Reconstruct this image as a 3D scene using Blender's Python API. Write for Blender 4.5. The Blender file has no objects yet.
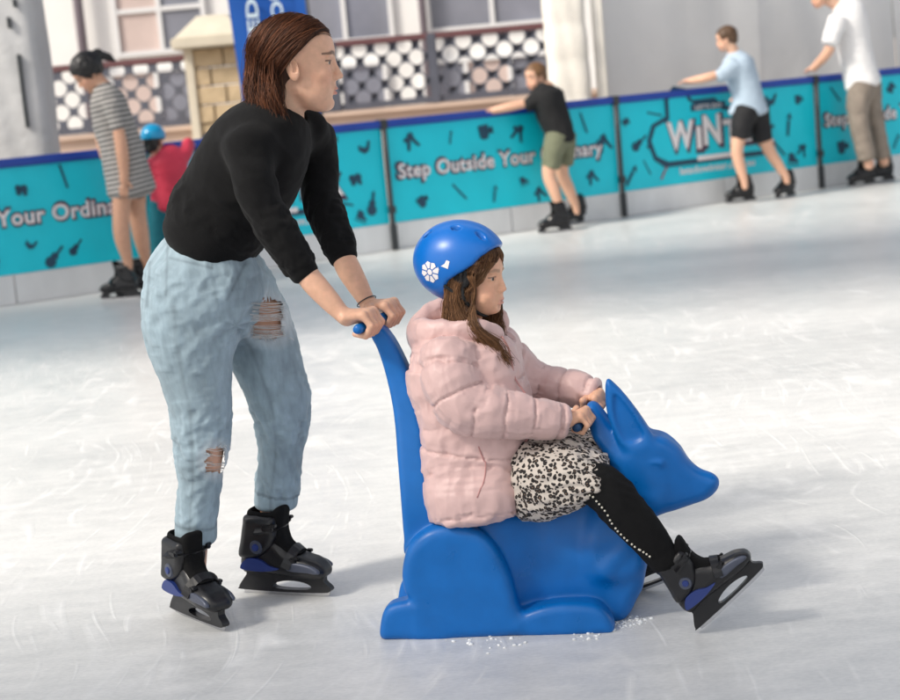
import bpy, bmesh, math, random
import numpy as np
from mathutils import Vector, Matrix

random.seed(7)
rng = np.random.default_rng(7)
S = bpy.context.scene
COL = S.collection

# ------------------------------------------------------------------ camera
FPX, CAM_H = 1700.0, 1.37                      # focal length in pixels of a 900 px wide frame
ROLL, PITCH = math.radians(5.1), math.atan(275 / 1700)
FWD = np.array([0, math.cos(PITCH), -math.sin(PITCH)])
_r0 = np.array([1.0, 0, 0]); _u0 = np.cross(_r0, FWD)
RGT = _r0 * math.cos(ROLL) - _u0 * math.sin(ROLL)
UPV = _u0 * math.cos(ROLL) + _r0 * math.sin(ROLL)
CAM = np.array([0, 0, CAM_H])
cd = bpy.data.cameras.new('camera'); cam = bpy.data.objects.new('camera', cd); COL.objects.link(cam)
cd.sensor_width = 36; cd.sensor_fit = 'HORIZONTAL'; cd.lens = 36 * FPX / 900
cd.clip_start = 0.1; cd.clip_end = 2000
cam.matrix_world = Matrix(((RGT[0], UPV[0], -FWD[0], 0), (RGT[1], UPV[1], -FWD[1], 0),
                           (RGT[2], UPV[2], -FWD[2], CAM_H), (0, 0, 0, 1)))
cd.dof.use_dof = True; cd.dof.focus_distance = 4.28; cd.dof.aperture_fstop = 4.0
S.camera = cam

# ------------------------------------------------------------------ light
SUN_AZ = math.atan2(0.60, 1.0)                 # the way the light travels over the ground
SUN_EL = math.radians(42)
w = bpy.data.worlds.new('World'); S.world = w; w.use_nodes = True
nt = w.node_tree; bg = nt.nodes['Background']
sky = nt.nodes.new('ShaderNodeTexSky'); sky.sky_type = 'NISHITA'; sky.sun_disc = False
sky.sun_elevation = SUN_EL; sky.sun_rotation = math.atan2(-math.cos(SUN_AZ), -math.sin(SUN_AZ))
sky.air_density = 1.0; sky.dust_density = 2.5; sky.ozone_density = 0.6
# thin bright cloud: the sky's colour half washed out to grey
bw = nt.nodes.new('ShaderNodeRGBToBW'); wm = nt.nodes.new('ShaderNodeMix'); wm.data_type = 'RGBA'; wm.inputs[0].default_value = 0.6
nt.links.new(sky.outputs[0], bw.inputs[0]); nt.links.new(sky.outputs[0], wm.inputs[6]); nt.links.new(bw.outputs[0], wm.inputs[7])
nt.links.new(wm.outputs[2], bg.inputs[0]); bg.inputs[1].default_value = 0.115
sl = bpy.data.lights.new('sun', 'SUN'); so = bpy.data.objects.new('sun', sl); COL.objects.link(so)
sl.energy = 2.3; sl.angle = math.radians(11); sl.color = (1.0, 0.93, 0.82)
sdir = Vector((math.cos(SUN_AZ) * math.cos(SUN_EL), math.sin(SUN_AZ) * math.cos(SUN_EL), -math.sin(SUN_EL)))
so.rotation_euler = sdir.to_track_quat('-Z', 'Y').to_euler()
so.location = (-6, -4, 9)
S.view_settings.view_transform = 'Standard'; S.view_settings.look = 'None'
S.view_settings.exposure = 0.63; S.view_settings.gamma = 1
S.render.engine = 'CYCLES'
S.cycles.use_denoising = True
try:
    S.cycles.denoiser = 'OPENIMAGEDENOISE'
except Exception:
    pass
S.cycles.max_bounces = 6; S.cycles.diffuse_bounces = 3; S.cycles.glossy_bounces = 3
S.cycles.transmission_bounces = 4; S.cycles.caustics_reflective = False; S.cycles.caustics_refractive = False

# ------------------------------------------------------------------ placing
def ray(px, py): return FWD + RGT * (px - 450) / FPX - UPV * (py - 350) / FPX
def at(px, py, Y):
    d = ray(px, py); return CAM + d * (Y / d[1])
def gnd(px, py, z=0.0):
    d = ray(px, py); return CAM + d * ((z - CAM_H) / d[2])
def pxm(Y, z=0.8): return FPX / (Y * math.cos(PITCH) + (CAM_H - z) * math.sin(PITCH))
def nrm(v): v = np.asarray(v, float); return v / np.linalg.norm(v)

# ------------------------------------------------------------------ objects
def thing(name, label, cat, loc=(0, 0, 0), group=None):
    o = bpy.data.objects.new(name, None); COL.objects.link(o)
    o.location = tuple(float(x) for x in loc); o.empty_display_size = 0.1
    o['label'] = label; o['category'] = cat
    if group: o['group'] = group
    return o
def tag(o, label=None, cat=None, group=None, kind=None):
    if label: o['label'] = label
    if cat: o['category'] = cat
    if group: o['group'] = group
    if kind: o['kind'] = kind
    return o
def wloc(o):
    p = Vector((0, 0, 0))
    while o is not None:
        p += o.location; o = o.parent
    return np.array(p)
def link(name, me, parent=None, mat=None):
    o = bpy.data.objects.new(name, me); COL.objects.link(o)
    if mat is not None:
        me.materials.clear(); me.materials.append(mat)
    if parent is not None: o.parent = parent
    return o
def mesh_np(name, V, F, smooth=True):
    """V (n,3), F (m,k) quads or triangles"""
    V = np.asarray(V, np.float32); F = np.asarray(F, np.int32)
    me = bpy.data.meshes.new(name); k = F.shape[1]
    me.vertices.add(len(V)); me.vertices.foreach_set('co', V.ravel())
    me.loops.add(F.size); me.loops.foreach_set('vertex_index', F.ravel())
    me.polygons.add(len(F)); me.polygons.foreach_set('loop_start', np.arange(0, F.size, k, dtype=np.int32))
    me.polygons.foreach_set('use_smooth', np.full(len(F), smooth))
    me.update(calc_edges=True)
    return me
def part(name, V, F, mat, parent, smooth=True, col=None):
    V = np.asarray(V) - (wloc(parent) if parent is not None else 0)
    me = mesh_np(name, V, F, smooth)
    if col is not None:
        a = me.attributes.new('tint', 'FLOAT_COLOR', 'POINT')
        c4 = np.ones((len(V), 4), np.float32); c4[:, :3] = col
        a.data.foreach_set('color', c4.ravel())
    return link(name, me, parent, mat)
def bm_part(name, bm, mat, parent=None, smooth=False, world=True):
    me = bpy.data.meshes.new(name); bmesh.ops.recalc_face_normals(bm, faces=bm.faces)
    bm.to_mesh(me); bm.free()
    if world and parent is not None: me.transform(Matrix.Translation(-Vector(wloc(parent))))
    for p in me.polygons: p.use_smooth = smooth
    return link(name, me, parent, mat)
def box_bm(bm, lo, hi, M=None, bev=0.0):
    r = bmesh.ops.create_cube(bm, size=1.0)
    vs = r['verts']
    for v in vs:
        v.co = Vector([(lo[i] + hi[i]) / 2 + v.co[i] * (hi[i] - lo[i]) for i in range(3)])
    if bev:
        es = list({e for v in vs for e in v.link_edges})
        rr = bmesh.ops.bevel(bm, geom=es, offset=bev, segments=2, affect='EDGES')
        vs = list({v for f in rr['faces'] for v in f.verts} | {v for v in vs if v.is_valid})
    if M is not None:
        for v in vs: v.co = M @ v.co
    return vs
def box(name, lo, hi, mat, parent=None, M=None, bev=0.0):
    bm = bmesh.new(); box_bm(bm, lo, hi, M, bev); return bm_part(name, bm, mat, parent)
def tube_np(P, R, sides=8, cap=True):
    """tube mesh along polyline P with radii R -> V,F(quads)"""
    P = np.asarray(P, float); n = len(P); R = np.broadcast_to(np.asarray(R, float), (n,))
    T = np.gradient(P, axis=0); T /= np.linalg.norm(T, axis=1)[:, None] + 1e-12
    ref = np.array([0, 0, 1.0]) if abs(T[0] @ [0, 0, 1]) < 0.9 else np.array([1.0, 0, 0])
    A = np.cross(T, ref); A /= np.linalg.norm(A, axis=1)[:, None] + 1e-12
    B = np.cross(T, A)
    an = np.linspace(0, 2 * math.pi, sides, endpoint=False)
    V = P[:, None] + R[:, None, None] * (np.cos(an)[None, :, None] * A[:, None] + np.sin(an)[None, :, None] * B[:, None])
    V = V.reshape(-1, 3)
    i = np.arange(n - 1)[:, None] * sides; j = np.arange(sides)[None]; j2 = (j + 1) % sides
    F = np.stack([i + j, i + j2, i + sides + j2, i + sides + j], -1).reshape(-1, 4)
    if cap:
        c0, c1 = len(V), len(V) + 1
        V = np.vstack([V, P[:1], P[-1:]])
        jj = np.arange(0, sides, 2)
        F = np.vstack([F, np.stack([np.full(len(jj), c0), (jj + 2) % sides, jj + 1, jj], -1),
                       np.stack([np.full(len(jj), c1), (n - 1) * sides + jj, (n - 1) * sides + jj + 1, (n - 1) * sides + (jj + 2) % sides], -1)])
    return V, F
def strands_np(P, R, sides=3):
    """many tubes at once: P (N,K,3), R (N,K)"""
    N, K, _ = P.shape
    T = np.gradient(P, axis=1); T /= np.linalg.norm(T, axis=2, keepdims=True) + 1e-12
    ref = np.array([0.31, 0.22, 0.92]); A = np.cross(T, ref); A /= np.linalg.norm(A, axis=2, keepdims=True) + 1e-9
    B = np.cross(T, A); an = np.linspace(0, 2 * math.pi, sides, endpoint=False)
    V = P[:, :, None] + R[:, :, None, None] * (np.cos(an)[:, None] * A[:, :, None] + np.sin(an)[:, None] * B[:, :, None])
    base = (np.arange(N) * K * sides)[:, None, None]
    i = (np.arange(K - 1) * sides)[None, :, None]; j = np.arange(sides)[None, None]; j2 = (j + 1) % sides
    F = np.stack([base + i + j, base + i + j2, base + i + sides + j2, base + i + sides + j], -1).reshape(-1, 4)
    return V.reshape(-1, 3), F

# ------------------------------------------------------------------ materials
def mat(name, col, rough=0.6, bump=0.0, bscale=200.0, bdet=2, var=0.0, vscale=6.0, attr=False, metal=0.0, sheen=0.0,
        coat=0.0, sss=0.0, spec=0.5, rvar=0.0, stretch=None, bdist=0.002):
    m = bpy.data.materials.new(name); m.use_nodes = True
    nt = m.node_tree; b = nt.nodes['Principled BSDF']; L = nt.links.new
    b.inputs['Roughness'].default_value = rough; b.inputs['Metallic'].default_value = metal
    b.inputs['Specular IOR Level'].default_value = spec
    if sheen: b.inputs['Sheen Weight'].default_value = sheen; b.inputs['Sheen Roughness'].default_value = 0.5
    if coat: b.inputs['Coat Weight'].default_value = coat; b.inputs['Coat Roughness'].default_value = 0.12
    if sss:
        b.inputs['Subsurface Weight'].default_value = sss
        b.inputs['Subsurface Radius'].default_value = (1.0, 0.35, 0.2); b.inputs['Subsurface Scale'].default_value = 0.008
    tc = nt.nodes.new('ShaderNodeTexCoord'); co = tc.outputs['Object']
    if stretch:
        mp = nt.nodes.new('ShaderNodeMapping'); mp.inputs['Scale'].default_value = stretch; L(co, mp.inputs[0]); co = mp.outputs[0]
    if attr:
        at_ = nt.nodes.new('ShaderNodeAttribute'); at_.attribute_name = 'tint'; base = at_.outputs['Color']
    else:
        rgb = nt.nodes.new('ShaderNodeRGB'); rgb.outputs[0].default_value = (*col, 1); base = rgb.outputs[0]
    if var:
        n = nt.nodes.new('ShaderNodeTexNoise'); n.inputs['Scale'].default_value = vscale; n.inputs['Detail'].default_value = 5
        L(co, n.inputs['Vector'])
        mr = nt.nodes.new('ShaderNodeMapRange'); mr.inputs[1].default_value = 0.25; mr.inputs[2].default_value = 0.75
        mr.inputs[3].default_value = 1 - var; mr.inputs[4].default_value = 1 + var; L(n.outputs[0], mr.inputs[0])
        mx = nt.nodes.new('ShaderNodeMix'); mx.data_type = 'RGBA'; mx.blend_type = 'MULTIPLY'; mx.inputs[0].default_value = 1
        L(base, mx.inputs[6]); L(mr.outputs[0], mx.inputs[7]); base = mx.outputs[2]
        if rvar:
            m2 = nt.nodes.new('ShaderNodeMapRange'); m2.inputs[1].default_value = 0.3; m2.inputs[2].default_value = 0.7
            m2.inputs[3].default_value = rough - rvar; m2.inputs[4].default_value = rough + rvar
            L(n.outputs[0], m2.inputs[0]); L(m2.outputs[0], b.inputs['Roughness'])
    L(base, b.inputs['Base Color'])
    if bump:
        n = nt.nodes.new('ShaderNodeTexNoise'); n.inputs['Scale'].default_value = bscale; n.inputs['Detail'].default_value = bdet
        L(co, n.inputs['Vector'])
        bp = nt.nodes.new('ShaderNodeBump'); bp.inputs['Strength'].default_value = bump; bp.inputs['Distance'].default_value = bdist
        L(n.outputs[0], bp.inputs['Height']); L(bp.outputs[0], b.inputs['Normal'])
    m['b'] = 1
    return m
def nd(m, kind, **kw):
    n = m.node_tree.nodes.new(kind)
    for k, v in kw.items(): setattr(n, k, v)
    return n

# ------------------------------------------------------------------ implicit shapes -> mesh
def smin(a, b, k):
    if k <= 0: return np.minimum(a, b)
    h = np.clip(0.5 + 0.5 * (b - a) / k, 0, 1); return b + (a - b) * h - k * h * (1 - h)
def smax(a, b, k): return -smin(-a, -b, k)
class Vol:
    def __init__(s, lo, hi, h):
        s.lo = np.asarray(lo, float); s.h = h
        s.n = np.ceil((np.asarray(hi, float) - s.lo) / h).astype(int) + 1
        s.D = np.ones(s.n, np.float32)
    def sub(s, lo, hi):
        i0 = np.clip(np.floor((np.asarray(lo) - s.lo) / s.h).astype(int), 0, s.n)
        i1 = np.clip(np.ceil((np.asarray(hi) - s.lo) / s.h).astype(int) + 1, 0, s.n)
        sl = tuple(slice(a, b) for a, b in zip(i0, i1))
        ax = [(s.lo[k] + s.h * np.arange(i0[k], i1[k])).astype(np.float32) for k in range(3)]
        return sl, ax[0][:, None, None], ax[1][None, :, None], ax[2][None, None, :]
    def add(s, prim, k=0.0, op='u'):
        lo, hi, f = prim; pad = max(k, 0.008) + 2.5 * s.h
        sl, X, Y, Z = s.sub(lo - pad, hi + pad)
        if 0 in s.D[sl].shape: return s
        d = f(X, Y, Z)
        s.D[sl] = smin(s.D[sl], d, k) if op == 'u' else smax(s.D[sl], -d, k)
        return s
    def like(s):
        o = object.__new__(Vol); o.lo, o.h, o.n = s.lo, s.h, s.n; o.D = np.ones(s.n, np.float32); return o
    def mesh(s, smooth=0):
        V, F = nets(s.D, s.lo, s.h)
        if smooth: V = lap(V, F, smooth)
        return V, F
def ell(c, r, R=None):
    c = np.asarray(c, float); r = np.broadcast_to(np.asarray(r, float), (3,)); m = r.max()
    def f(X, Y, Z):
        x, y, z = X - np.float32(c[0]), Y - np.float32(c[1]), Z - np.float32(c[2])
        if R is not None:
            Q = np.asarray(R, np.float32)
            x, y, z = (x * Q[0, 0] + y * Q[1, 0] + z * Q[2, 0], x * Q[0, 1] + y * Q[1, 1] + z * Q[2, 1], x * Q[0, 2] + y * Q[1, 2] + z * Q[2, 2])
        a, b, cc = [np.float32(v) for v in r]
        k0 = np.sqrt((x / a) ** 2 + (y / b) ** 2 + (z / cc) ** 2)
        k1 = np.sqrt((x / a ** 2) ** 2 + (y / b ** 2) ** 2 + (z / cc ** 2) ** 2) + 1e-6
        return k0 * (k0 - 1) / k1
    return c - m, c + m, f
def cone(a, b, ra, rb):
    a = np.asarray(a, float); b = np.asarray(b, float); d = b - a; L2 = float(d @ d) + 1e-12; m = max(ra, rb)
    def f(X, Y, Z):
        x, y, z = X - np.float32(a[0]), Y - np.float32(a[1]), Z - np.float32(a[2])
        t = np.clip((x * np.float32(d[0]) + y * np.float32(d[1]) + z * np.float32(d[2])) / np.float32(L2), 0, 1)
        return np.sqrt((x - t * np.float32(d[0])) ** 2 + (y - t * np.float32(d[1])) ** 2 + (z - t * np.float32(d[2])) ** 2) - (np.float32(ra) + t * np.float32(rb - ra))
    return np.minimum(a, b) - m, np.maximum(a, b) + m, f
def catmull(P, n):
    """resample rows of P (m,k) to n rows with Catmull-Rom"""
    P = np.asarray(P, float); m = len(P)
    Q = np.vstack([2 * P[0] - P[1], P, 2 * P[-1] - P[-2]])
    t = np.linspace(0, m - 1 - 1e-9, n); i = t.astype(int); u = (t - i)[:, None]
    p0, p1, p2, p3 = Q[i], Q[i + 1], Q[i + 2], Q[i + 3]
    return 0.5 * (2 * p1 + (p2 - p0) * u + (2 * p0 - 5 * p1 + 4 * p2 - p3) * u ** 2 + (3 * p1 - p0 - 3 * p2 + p3) * u ** 3)
class Loft:
    """an elliptic tube: rows of centre(3), side direction(3), half width a along it, half width b across"""
    def __init__(s, rows, step=0.014, grow=0.0, mul=1.0, power=2.0):
        s.p = power
        P = np.array([np.concatenate([r[0], np.asarray(r[1], float), [r[2], r[3]]]) for r in rows])
        L = np.linalg.norm(np.diff(P[:, :3], axis=0), axis=1).sum()
        n = max(len(rows), int(L / step) + 2)
        Q = catmull(P, n)
        s.C = Q[:, :3]; s.A = np.maximum(Q[:, 6], .003) * mul + grow; s.B = np.maximum(Q[:, 7], .003) * mul + grow
        T = np.gradient(s.C, axis=0); T /= np.linalg.norm(T, axis=1)[:, None]
        Sd = Q[:, 3:6]; Sd = Sd - (Sd * T).sum(1)[:, None] * T; Sd /= np.linalg.norm(Sd, axis=1)[:, None]
        s.T, s.S, s.N = T, Sd, np.cross(T, Sd)
        s.arc = np.concatenate([[0], np.cumsum(np.linalg.norm(np.diff(s.C, axis=0), axis=1))])
    def prim(s, cap=0.5):
        m = np.maximum(s.A, s.B)[:, None]
        lo = (s.C - m).min(0); hi = (s.C + m).max(0)
        def f(X, Y, Z):
            out = np.full(np.broadcast_shapes(X.shape, Y.shape, Z.shape), 1.0, np.float32)
            x, y, z = X.ravel(), Y.ravel(), Z.ravel()
            for i in range(len(s.C) - 1):
                a, b = s.C[i], s.C[i + 1]; mm = max(s.A[i], s.A[i + 1], s.B[i], s.B[i + 1]) + 0.035
                l, h_ = np.minimum(a, b) - mm, np.maximum(a, b) + mm
                sl = []
                for arr, q in ((x, 0), (y, 1), (z, 2)):
                    sl.append(slice(int(np.searchsorted(arr, l[q])), int(np.searchsorted(arr, h_[q]))))
                xs, ys, zs = X[sl[0]], Y[:, sl[1]], Z[:, :, sl[2]]
                if 0 in (xs.size, ys.size, zs.size): continue
                d = (b - a).astype(np.float32); L2 = np.float32(d @ d + 1e-12)
                px, py, pz = xs - np.float32(a[0]), ys - np.float32(a[1]), zs - np.float32(a[2])
                t = (px * d[0] + py * d[1] + pz * d[2]) / L2
                tc = np.clip(t, 0, 1); ex = (t - tc) * np.sqrt(L2)
                qx, qy, qz = px - tc * d[0], py - tc * d[1], pz - tc * d[2]
                S0 = (s.S[i] + s.S[i + 1]).astype(np.float32) / 2; N0 = (s.N[i] + s.N[i + 1]).astype(np.float32) / 2
                u = qx * S0[0] + qy * S0[1] + qz * S0[2]; v = qx * N0[0] + qy * N0[1] + qz * N0[2]
                A = np.float32(s.A[i]) + tc * np.float32(s.A[i + 1] - s.A[i]); B = np.float32(s.B[i]) + tc * np.float32(s.B[i + 1] - s.B[i])
                Cc = np.minimum(A, B) * np.float32(cap)
                if s.p != 2:
                    k0 = (np.abs(u / A) ** s.p + np.abs(v / B) ** s.p + np.abs(ex / Cc) ** s.p) ** np.float32(1 / s.p)
                    sub = out[sl[0], sl[1], sl[2]]; np.minimum(sub, (k0 - 1) * np.minimum(A, B), out=sub); continue
                k0 = np.sqrt((u / A) ** 2 + (v / B) ** 2 + (ex / Cc) ** 2)
                k1 = np.sqrt((u / A ** 2) ** 2 + (v / B ** 2) ** 2 + (ex / Cc ** 2) ** 2) + 1e-6
                sub = out[sl[0], sl[1], sl[2]]
                np.minimum(sub, k0 * (k0 - 1) / k1, out=sub)
            return out
        return lo, hi, f
    def param(s, V):
        """per vertex: relative radius, arc length, angle"""
        best = np.full(len(V), 1e9); arc = np.zeros(len(V)); ang = np.zeros(len(V))
        for i in range(len(s.C) - 1):
            a, b = s.C[i], s.C[i + 1]; d = b - a; L2 = d @ d + 1e-12
            t = np.clip(((V - a) @ d) / L2, 0, 1); q = V - a - t[:, None] * d
            u = (q * (s.S[i] * (1 - t)[:, None] + s.S[i + 1] * t[:, None])).sum(1) / (s.A[i] * (1 - t) + s.A[i + 1] * t); v = (q * (s.N[i] * (1 - t)[:, None] + s.N[i + 1] * t[:, None])).sum(1) / (s.B[i] * (1 - t) + s.B[i + 1] * t)
            e = (q @ s.T[i]) / min(s.A[i], s.B[i]); r = np.sqrt(u * u + v * v + e * e); m = r < best
            best[m] = r[m]; arc[m] = (s.arc[i] + t * math.sqrt(L2))[m]; ang[m] = np.arctan2(v, u)[m]
        return best, arc, ang
def edges_loft(rows, step=0.014, **kw):
    """rows of (xl,yl,xr,yr,Y,b): outline pixels at a depth Y, b = half width across the view in metres"""
    out = []
    for xl, yl, xr, yr, Y, b in rows:
        l, r = at(xl, yl, Y), at(xr, yr, Y)
        out.append(((l + r) / 2, nrm(r - l), np.linalg.norm(r - l) / 2, b))
    return Loft(out, step, **kw)
def round_loft(rows, step=0.014, ratio=1.0, **kw):
    """rows of (px,py,Y,radius px)"""
    P = [at(r[0], r[1], r[2]) for r in rows]
    out = []
    for k, r in enumerate(rows):
        T = P[min(k + 1, len(P) - 1)] - P[max(k - 1, 0)]
        sd = np.cross(nrm(T), FWD)
        rad = r[3] / pxm(r[2], P[k][2]); out.append((P[k], nrm(sd), rad, rad * ratio))
    return Loft(out, step, **kw)
def poly2d(P, U, W):
    """signed distance of 2-D arrays U,W to a closed polygon"""
    P = np.asarray(P, float); d = np.full(U.shape, 1e9); s = np.zeros(U.shape, bool)
    for i in range(len(P)):
        a, b = P[i], P[(i + 1) % len(P)]; e = b - a
        t = np.clip(((U - a[0]) * e[0] + (W - a[1]) * e[1]) / (e @ e + 1e-12), 0, 1)
        d = np.minimum(d, (U - a[0] - t * e[0]) ** 2 + (W - a[1] - t * e[1]) ** 2)
        c = (a[1] > W) != (b[1] > W)
        with np.errstate(divide='ignore', invalid='ignore'):
            xx = a[0] + (W - a[1]) * e[0] / (e[1] if abs(e[1]) > 1e-12 else 1e-12)
        s ^= c & (U < xx)
    return (np.sqrt(d) * np.where(s, -1, 1)).astype(np.float32)
def smooth_poly(P, n=8):
    P = np.asarray(P, float); m = len(P); Q = np.vstack([P[-1], P, P[0], P[1]])
    t = np.linspace(0, m, m * n, endpoint=False); i = t.astype(int); u = (t - i)[:, None]
    p0, p1, p2, p3 = Q[i], Q[i + 1], Q[i + 2], Q[(i + 3)]
    return 0.5 * (2 * p1 + (p2 - p0) * u + (2 * p0 - 5 * p1 + 4 * p2 - p3) * u ** 2 + (3 * p1 - p0 - 3 * p2 + p3) * u ** 3)
def slab(P, T, r, y0=0.0):
    """polygon P in the x,z plane, half thickness T (number or function of x,z) along y about y0, edge rounding r"""
    P = np.asarray(P, float); tm = 0.3 if callable(T) else T
    lo = np.array([P[:, 0].min(), y0 - tm, P[:, 1].min()]); hi = np.array([P[:, 0].max(), y0 + tm, P[:, 1].max()])
    def f(X, Y, Z):
        Xb, Zb = np.broadcast_arrays(X[:, 0, :], Z[:, 0, :]); d2 = poly2d(P, Xb, Zb)[:, None, :]
        t = T(Xb, Zb).astype(np.float32)[:, None, :] if callable(T) else np.float32(T)
        q1 = d2 + np.float32(r); q2 = np.abs(Y - np.float32(y0)) - t + np.float32(r)
        return np.minimum(np.maximum(q1, q2), 0) + np.sqrt(np.maximum(q1, 0) ** 2 + np.maximum(q2, 0) ** 2) - np.float32(r)
    return lo, hi, f
def nets(D, lo, h):
    Sg = D < 0; n = np.array(D.shape)
    cnt = np.zeros(n - 1, np.uint8)
    for a in (0, 1):
        for b in (0, 1):
            for c in (0, 1):
                cnt += Sg[a:n[0] - 1 + a, b:n[1] - 1 + b, c:n[2] - 1 + c]
    act = (cnt > 0) & (cnt < 8); flat = np.flatnonzero(act); I = np.array(np.unravel_index(flat, n - 1)).T
    off = [(a, b, c) for a in (0, 1) for b in (0, 1) for c in (0, 1)]
    vals = {o: D[I[:, 0] + o[0], I[:, 1] + o[1], I[:, 2] + o[2]].astype(float) for o in off}
    acc = np.zeros((len(I), 3)); num = np.zeros(len(I))
    for o in off:
        for k in range(3):
            if o[k] == 0:
                p = list(o); p[k] = 1; p = tuple(p); a, b = vals[o], vals[p]; m = (a < 0) != (b < 0)
                t = np.where(m, a / np.where(m, a - b, 1), 0)
                pt = np.array(o, float)[None] + 0 * acc; pt[:, k] += t
                acc += pt * m[:, None]; num += m
    V = lo + h * (I + acc / num[:, None])
    m1 = n - 1; quads = []
    for k in range(3):
        j, l = [(1, 2), (2, 0), (0, 1)][k]
        s0 = [slice(None)] * 3; s1 = [slice(None)] * 3; s0[k] = slice(0, -1); s1[k] = slice(1, None)
        for q in (j, l): s0[q] = slice(1, n[q] - 1); s1[q] = slice(1, n[q] - 1)
        A, B = Sg[tuple(s0)], Sg[tuple(s1)]; E = np.array(np.nonzero(A != B)).T
        if not len(E): continue
        inside = A[E[:, 0], E[:, 1], E[:, 2]]
        E[:, j] += 1; E[:, l] += 1
        ids = []
        for dj, dl in ((-1, -1), (0, -1), (0, 0), (-1, 0)):
            Q = E.copy(); Q[:, j] += dj; Q[:, l] += dl
            ids.append(np.searchsorted(flat, (Q[:, 0] * m1[1] + Q[:, 1]) * m1[2] + Q[:, 2]))
        q = np.stack(ids, -1); q[~inside] = q[~inside][:, ::-1]; quads.append(q)
    return V, np.vstack(quads)
def lap(V, F, it=1, lam=0.5):
    E = np.vstack([F[:, [i, (i + 1) % F.shape[1]]] for i in range(F.shape[1])]); n = len(V)
    deg = np.bincount(E[:, 0], minlength=n) + np.bincount(E[:, 1], minlength=n)
    for _ in range(it):
        acc = np.stack([np.bincount(E[:, 0], V[E[:, 1], k], n) + np.bincount(E[:, 1], V[E[:, 0], k], n) for k in range(3)], -1)
        V = V + lam * (acc / np.maximum(deg, 1)[:, None] - V)
    return V
def vnormals(V, F):
    fn = np.cross(V[F[:, 2]] - V[F[:, 0]], V[F[:, -1]] - V[F[:, 1]]); N = np.zeros_like(V)
    for k in range(F.shape[1]):
        for c in range(3): N[:, c] += np.bincount(F[:, k], fn[:, c], len(V))
    return N / (np.linalg.norm(N, axis=1)[:, None] + 1e-12)
_perm = rng.permutation(4096).astype(np.int64)
_grad = rng.normal(size=(4096, 3)); _grad /= np.linalg.norm(_grad, axis=1)[:, None]
_rot = np.array(Matrix.Rotation(.7, 3, 'X') @ Matrix.Rotation(.5, 3, 'Y') @ Matrix.Rotation(.9, 3, 'Z'))
def noise(P):
    """gradient noise, about -1..1, of (n,3) points"""
    P = np.asarray(P, float) @ _rot.T; i = np.floor(P).astype(np.int64); r = P - i; f = r * r * r * (r * (r * 6 - 15) + 10); out = 0
    for a in (0, 1):
        for b in (0, 1):
            for c in (0, 1):
                hsh = _perm[(_perm[(_perm[(i[:, 0] + a) & 4095] + i[:, 1] + b) & 4095] + i[:, 2] + c) & 4095]
                g = _grad[hsh]; dt = g[:, 0] * (r[:, 0] - a) + g[:, 1] * (r[:, 1] - b) + g[:, 2] * (r[:, 2] - c)
                wt = (f[:, 0] if a else 1 - f[:, 0]) * (f[:, 1] if b else 1 - f[:, 1]) * (f[:, 2] if c else 1 - f[:, 2])
                out = out + wt * dt
    return out * 1.5
def fbm(P, o=3):
    s, a = 0, 1.0
    for k in range(o): s = s + a * noise(P * 2 ** k + 17.3 * k); a *= 0.5
    return s
def ridge(P): return 1 - 2 * np.abs(noise(P))
def soft(h, F, it=2):
    """average a per-vertex value over its neighbours"""
    E = np.vstack([F[:, [i, (i + 1) % F.shape[1]]] for i in range(F.shape[1])]); n = len(h); dg = np.bincount(E[:, 0], minlength=n) + np.bincount(E[:, 1], minlength=n)
    for _ in range(it): h = .5 * h + .5 * (np.bincount(E[:, 0], h[E[:, 1]], n) + np.bincount(E[:, 1], h[E[:, 0]], n)) / np.maximum(dg, 1)
    return h
def gauss(x, m, s): return np.exp(-((x - m) / s) ** 2)

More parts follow.
